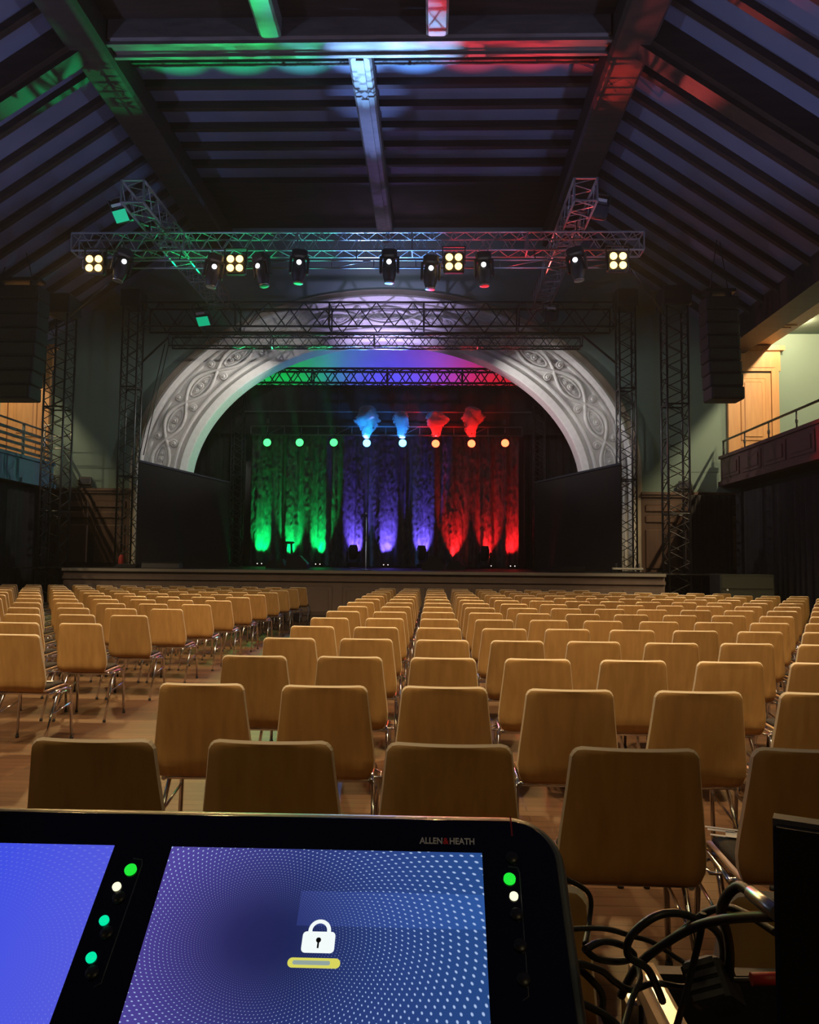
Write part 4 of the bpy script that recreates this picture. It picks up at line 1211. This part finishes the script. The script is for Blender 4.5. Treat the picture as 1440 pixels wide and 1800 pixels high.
s1 = MB().box((0, -.20, .0008), (.345, 0, .0022)).build('screen', screen_mat('lit_screen_swirl', True), con)
s2 = MB().box((-.41, -.20, .0008), (-.065, 0, .0022)).build('screen', screen_mat('lit_screen_blue', False), con)
tag(s1, 'lit touchscreen with swirling dots and a padlock'); tag(s2, 'plain blue lit touchscreen')
glow = lambda n_, c, s_: mat(n_, tuple(x * .3 for x in c), .4, emit=c, es=s_)
M['lockw'] = glow('padlock_white', (.88, .95, .95), 1.0); M['pill'] = glow('button_yellow', (.75, .72, .12), .9); M['pilli'] = glow('button_inner', (.35, .45, .42), .8)
M['keyhole'] = mat('keyhole_black', (.01, .015, .03), .5)
cu, cv = .1765, -.1015
q = loft([rrect(cu - .0165, cu + .0165, cv - .0105, cv + .0105, .004, .0022, 4), rrect(cu - .0165, cu + .0165, cv - .0105, cv + .0105, .004, .0027, 4)])
vs = []; NS = 16
for i in range(NS + 1):
    a = pi * i / NS
    for rr in (.0115, .0075):
        vs.append((cu + rr * cos(a), cv + .0115 + rr * sin(a), .0026))
vs2 = [(a, b_, .0021) for a, b_, c in vs]
fs = [(2 * i, 2 * i + 1, 2 * i + 3, 2 * i + 2) for i in range(NS)]
q.add(vs, fs); q.box((cu + .0075, cv + .009, .0022), (cu + .0115, cv + .012, .0026)); q.box((cu - .0115, cv + .009, .0022), (cu - .0075, cv + .012, .0026))
lock = q.build('padlock_icon', M['lockw'], s1)
q = MB().lathe([(.0026, .0026), (.0026, .003)], 12, Matrix.Translation((cu, cv + .002, 0))); q.box((cu - .0009, cv - .006, .0026), (cu + .0009, cv + .002, .003)); q.build('keyhole_mark', M['keyhole'], s1)
loft([rrect(.1485, .2005, -.1265, -.1170, .0046, .0022, 5), rrect(.1485, .2005, -.1265, -.1170, .0046, .0026, 5)]).build('unlock_button', M['pill'], s1)
loft([rrect(.1535, .1905, -.1238, -.1197, .0015, .0026, 3), rrect(.1535, .1905, -.1238, -.1197, .0015, .0029, 3)]).build('button_face', M['pilli'], s1)
# lettering on the top bezel
def text(body_, u, v, h, m_, squash=1.0):
    cu_ = bpy.data.curves.new('lettering', 'FONT'); cu_.body = body_; cu_.size = h; cu_.extrude = .0003; cu_.offset = .00025
    cu_.materials.append(m_)
    t_ = bpy.data.objects.new('lettering_curve', cu_); col.objects.link(t_)
    bpy.context.view_layer.update()
    me = bpy.data.meshes.new_from_object(t_.evaluated_get(bpy.context.evaluated_depsgraph_get()))
    bpy.data.objects.remove(t_)
    o = bpy.data.objects.new('lettering', me); col.objects.link(o); o.parent = con; o.location = (u, v, .0013)
    return o
M['print'] = mat('grey_print', (.80, .80, .84), .5)
M['printred'] = mat('red_print', (.80, .04, .04), .5)
def fit(o, w):
    bpy.context.view_layer.update(); d = o.dimensions.x
    if d > 0: o.scale.x *= w / d
t = text('ALLEN', .2762, .0105, .0108, M['print']); fit(t, .0255)
t = text('&', .3022, .0105, .0108, M['printred']); fit(t, .0065)
t = text('HEATH', .3092, .0105, .0108, M['print']); fit(t, .0275)
# soft buttons beside the screens
def dot(u, v, r, m_, nm, lab=None):
    o = MB().lathe([(r, .001), (r, .0035), (r * .8, .0048), (.0002, .005)], 18, Matrix.Translation((u, v, 0))).build(nm, m_, con)
    if lab: o['label'] = lab
g1 = glow('button_green', (.01, .62, .03), 1.3); g2 = glow('button_teal', (.0, .68, .32), 1.2); g3 = glow('button_white', (.95, .9, .6), 1.3)
dot(-.0375, -.0285, .0065, g1, 'indicator_button', 'green lit button'); dot(-.0462, -.0480, .0046, g3, 'indicator_button', 'pale lit button')
dot(-.0470, -.0846, .0050, g2, 'indicator_button', 'teal lit button'); dot(-.0470, -.1218, .0052, g2, 'indicator_button', 'teal lit button')
dot(.3731, -.0297, .0065, g1, 'indicator_button', 'green lit button'); dot(.3762, -.0488, .0046, g3, 'indicator_button', 'pale lit button')
ringm = mat('knob_dark', (.02, .02, .022), .35)
for u, v in ((-.040, -.060), (-.040, -.097), (-.041, -.136), (.3775, -.068), (.3785, -.100), (.379, -.132), (.3775, -.005)):
    MB().lathe([(.0068, .001), (.0068, .003), (.006, .004), (.0005, .004)], 18, Matrix.Translation((u, v, 0))).build('soft_knob', ringm, con)
for (u, v0, v1) in ((-.027, -.145, -.018), (.3845, -.147, -.018)):
    q = MB().tube([(u - .012, v1 + .003, .0014), (u - .002, v1 + .002, .0014), (u, v1 - .004, .0014), (u - .001, (v0 + v1) / 2, .0014), (u - .002, v0, .0014), (u - .008, v0 - .004, .0014)], .0006, 5)
    q.build('bezel_outline', mat('bezel_grey', (.09, .09, .11), .4), con)
MB().box((.3788, .022, .0012), (.3806, .047, .0018)).build('accent_line', mat('accent_red', (.30, .02, .02), .5), con)

# desk under the console
e = empty('desk', (-.25, .45, 0), 'dark desk under the mixing console', 'desk')
MB().bbox((0, 0, .665), (2.1, .62, .03), .006).build('desk_top', M['black'], e)
for sx in (-1, 1):
    for sy in (-1, 1):
        MB().tube([(sx * .98, sy * .26, 0), (sx * .98, sy * .26, .655)], .022, 8).build('leg', M['blackmetal'], e)
MB().prism([(U0 + .05 , .60, .682), (U0 + .05, .74, .682), (U0 + .05, .86, .97), (U0 + .05, .66, .82)], (1.0, 0, 0)).build('stand_base', M['consoleshell'], None)
o = bpy.data.objects['stand_base']; o.location = (P0.x - .0, 0, 0); o.parent = None
o.parent = con; o.matrix_parent_inverse = con.matrix_world.inverted()

# monitor at the right edge
e = empty('computer_monitor', (.262, .62, .0), 'tall black monitor back standing at the desk\'s right end', 'monitor', rz=R(-27))
MB().box((.0, -.035, .844), (.54, -.005, 1.216)).build('panel', M['black'], e)
MB().box((-.003, -.026, .841), (.543, -.012, 1.2195)).build('bezel', mat('grey_bezel', (.12, .11, .12), .35), e)
MB().bbox((.27, .012, .79), (.06, .03, .21), .008).build('stand_neck', M['blackmetal'], e)
MB().bbox((.27, -.01, .688), (.22, .16, .014), .005).build('stand_foot', M['blackmetal'], e)

# open equipment crate
CX0, CX1, CY0, CY1, CZT = .302, .86, .86, 1.265, .80
cr = empty('equipment_crate', ((CX0 + CX1) / 2, (CY0 + CY1) / 2, 0), 'open black equipment crate with a pale plywood side beside the console', 'crate')
ox, oy = cr.location.x, cr.location.y
b = lambda x0_, x1_, y0_, y1_, z0_, z1_: MB().box((x0_ - ox, y0_ - oy, z0_), (x1_ - ox, y1_ - oy, z1_))
b(CX0, CX0 + .038, CY0, CY1, .02, CZT).build('plywood_side', M['tan'], cr)
b(CX1 - .03, CX1, CY0, CY1, .02, CZT).build('side', M['black'], cr)
b(CX0 + .038, CX1 - .03, CY1 - .025, CY1, .02, CZT - .004).build('rear_rail', M['black'], cr)
b(CX0 + .038, CX1 - .03, CY0, CY1 - .025, .02, .60).build('inner_rack', M['blackmetal'], cr)
q = b(CX0 + .012, CX0 + .030, CY0, CY1 - .05, CZT - .001, CZT + .006); q.build('metal_edge', M['steel'], cr)
for y in (.95, 1.10, 1.2):
    MB().bbox((CX0 - .012 - ox, y - oy, CZT - .06), (.02, .04, .09), .004).build('latch', M['steel'], cr)
# things inside and on the crate
p = at(1255, 1735, 1.08)
e = empty('power_adapter', (p.x, 1.08, p.z), 'black louvred power adapter inside the crate', 'adapter', rot=(R(-35), R(-25), R(-20)))
MB().bbox((0, 0, 0), (.05, .09, .055), .006).build('body', M['black'], e)
q = MB()
for k in range(4):
    q.box((-.02, -.0475, -.02 + k * .012), (.02, -.045, -.013 + k * .012))
q.build('vent', M['rim'], e)
p = at(1330, 1770, 1.06)
e = empty('rack_unit', (p.x - .02, 1.07, .602), 'dim brown rack unit lying in the crate', 'rack unit')
MB().bbox((0, 0, .06), (.20, .22, .10), .006).build('case', mat('brown_unit', (.10, .075, .05), .6), e)
MB().bbox((0, -.112, .06), (.18, .006, .07), .003).build('front_panel', M['blackmetal'], e)
p = at(1352, 1722, 1.05)
tag(MB().tube([Vector((-.022, 0, 0)), Vector((.02, 0, .002))], .008, 8).build('red_plug', M['red'], None, p), 'small red plug end beside the monitor edge', 'plug')

# cables: (pixel x, pixel y, depth) sample points, smoothed
def smoothpts(pts, n=10):
    out = []
    P = [pts[0]] + pts + [pts[-1]]
    for i in range(1, len(P) - 2):
        for k in range(n):
            t = k / n; a, b_, c, d = P[i - 1], P[i], P[i + 1], P[i + 2]
            out.append(.5 * ((2 * b_) + (c - a) * t + (2 * a - 5 * b_ + 4 * c - d) * t * t + (3 * b_ - a - 3 * c + d) * t ** 3))
    out.append(pts[-1]); return out
def cable(pix, r, label, m_='cable'):
    pts = smoothpts([at(*p) for p in pix]); o = pts[0].copy()
    return tag(MB().tube([p - o for p in pts], r, 8).build('cable', M[m_], None, o), label, 'cable', 'cables around the crate')
cable([(990, 1634, 1.02), (1060, 1632, 1.06), (1110, 1645, 1.10), (1150, 1658, 1.14), (1200, 1690, 1.18), (1260, 1720, 1.10), (1350, 1722, 1.08)], .0035, 'thin black cable leaving the console and crossing the crate\'s rim')
cable([(1165, 1760, 1.09), (1140, 1705, 1.06), (1105, 1680, 1.05), (1110, 1645, 1.04), (1150, 1612, 1.04), (1190, 1605, 1.05), (1230, 1618, 1.06), (1262, 1640, 1.07), (1272, 1680, 1.09), (1262, 1740, 1.10)], .0050, 'thick black cable looping in a wide arc above the crate')
cable([(1092, 1750, 1.14), (1120, 1700, 1.10), (1160, 1665, 1.07), (1220, 1630, 1.03), (1280, 1615, .98), (1360, 1610, .90)], .0058, 'thick black cable running from the crate to behind the monitor')
cable([(1100, 1735, 1.15), (1130, 1690, 1.12), (1180, 1650, 1.10), (1210, 1628, 1.08), (1240, 1605, 1.05), (1275, 1595, 1.02), (1310, 1605, .99), (1365, 1640, .94)], .0046, 'black cable arching over the crate and dropping behind the monitor')
cable([(1236, 1605, 1.03), (1232, 1640, 1.03), (1220, 1690, 1.03), (1205, 1750, 1.03), (1188, 1810, 1.03)], .0044, 'grey-black cable hanging straight down in front of the crate')
cable([(1030, 1668, 1.02), (1060, 1655, 1.04), (1095, 1662, 1.07), (1115, 1680, 1.09), (1090, 1690, 1.08), (1050, 1685, 1.05), (1028, 1668, 1.03)], .0044, 'black cable coiled flat beside the console\'s side')
cable([(1000, 1688, 1.00), (1055, 1705, 1.03), (1080, 1725, 1.06), (1110, 1740, 1.08), (1150, 1728, 1.10), (1200, 1735, 1.10), (1240, 1728, 1.08)], .0042, 'black cable sagging from the console into the crate')
cable([(1000, 1685, 1.04), (1055, 1740, 1.05), (1060, 1780, 1.05), (1075, 1815, 1.05)], .0046, 'black cable dropping along the console\'s right side')
cable([(1095, 1815, .98), (1110, 1760, 1.02), (1125, 1720, 1.05), (1118, 1690, 1.08)], .0040, 'black cable rising beside the crate\'s latches')
cable([(1005, 1755, .96), (1065, 1785, .98), (1095, 1812, .98)], .0042, 'short black cable at the console\'s lower right corner')
cable([(985, 1540, 1.12), (1035, 1570, 1.14), (1036, 1620, 1.14), (1028, 1660, 1.1)], .0034, 'thin black cable hanging behind the console\'s corner')
# jack plug
a, b_ = at(1310, 1562, .96), at(1368, 1606, .88)
e = empty('jack_plug', a, 'silver cable plug with black boot leaning by the monitor', 'plug')
d = b_ - a
MB().tube([d * .15, d * .2, d * .55, d], [.006, .0085, .0085, .0085], 12).build('barrel', M['steel'], e)
pts = smoothpts([Vector((0, 0, 0)) + d * .17, at(1300, 1558, .97) - a, at(1278, 1575, .99) - a, at(1268, 1605, 1.02) - a, at(1278, 1640, 1.04) - a, at(1283, 1680, 1.06) - a, at(1280, 1745, 1.08) - a])
MB().tube(pts, .0062, 8).build('cable_tail', M['cable'], e)
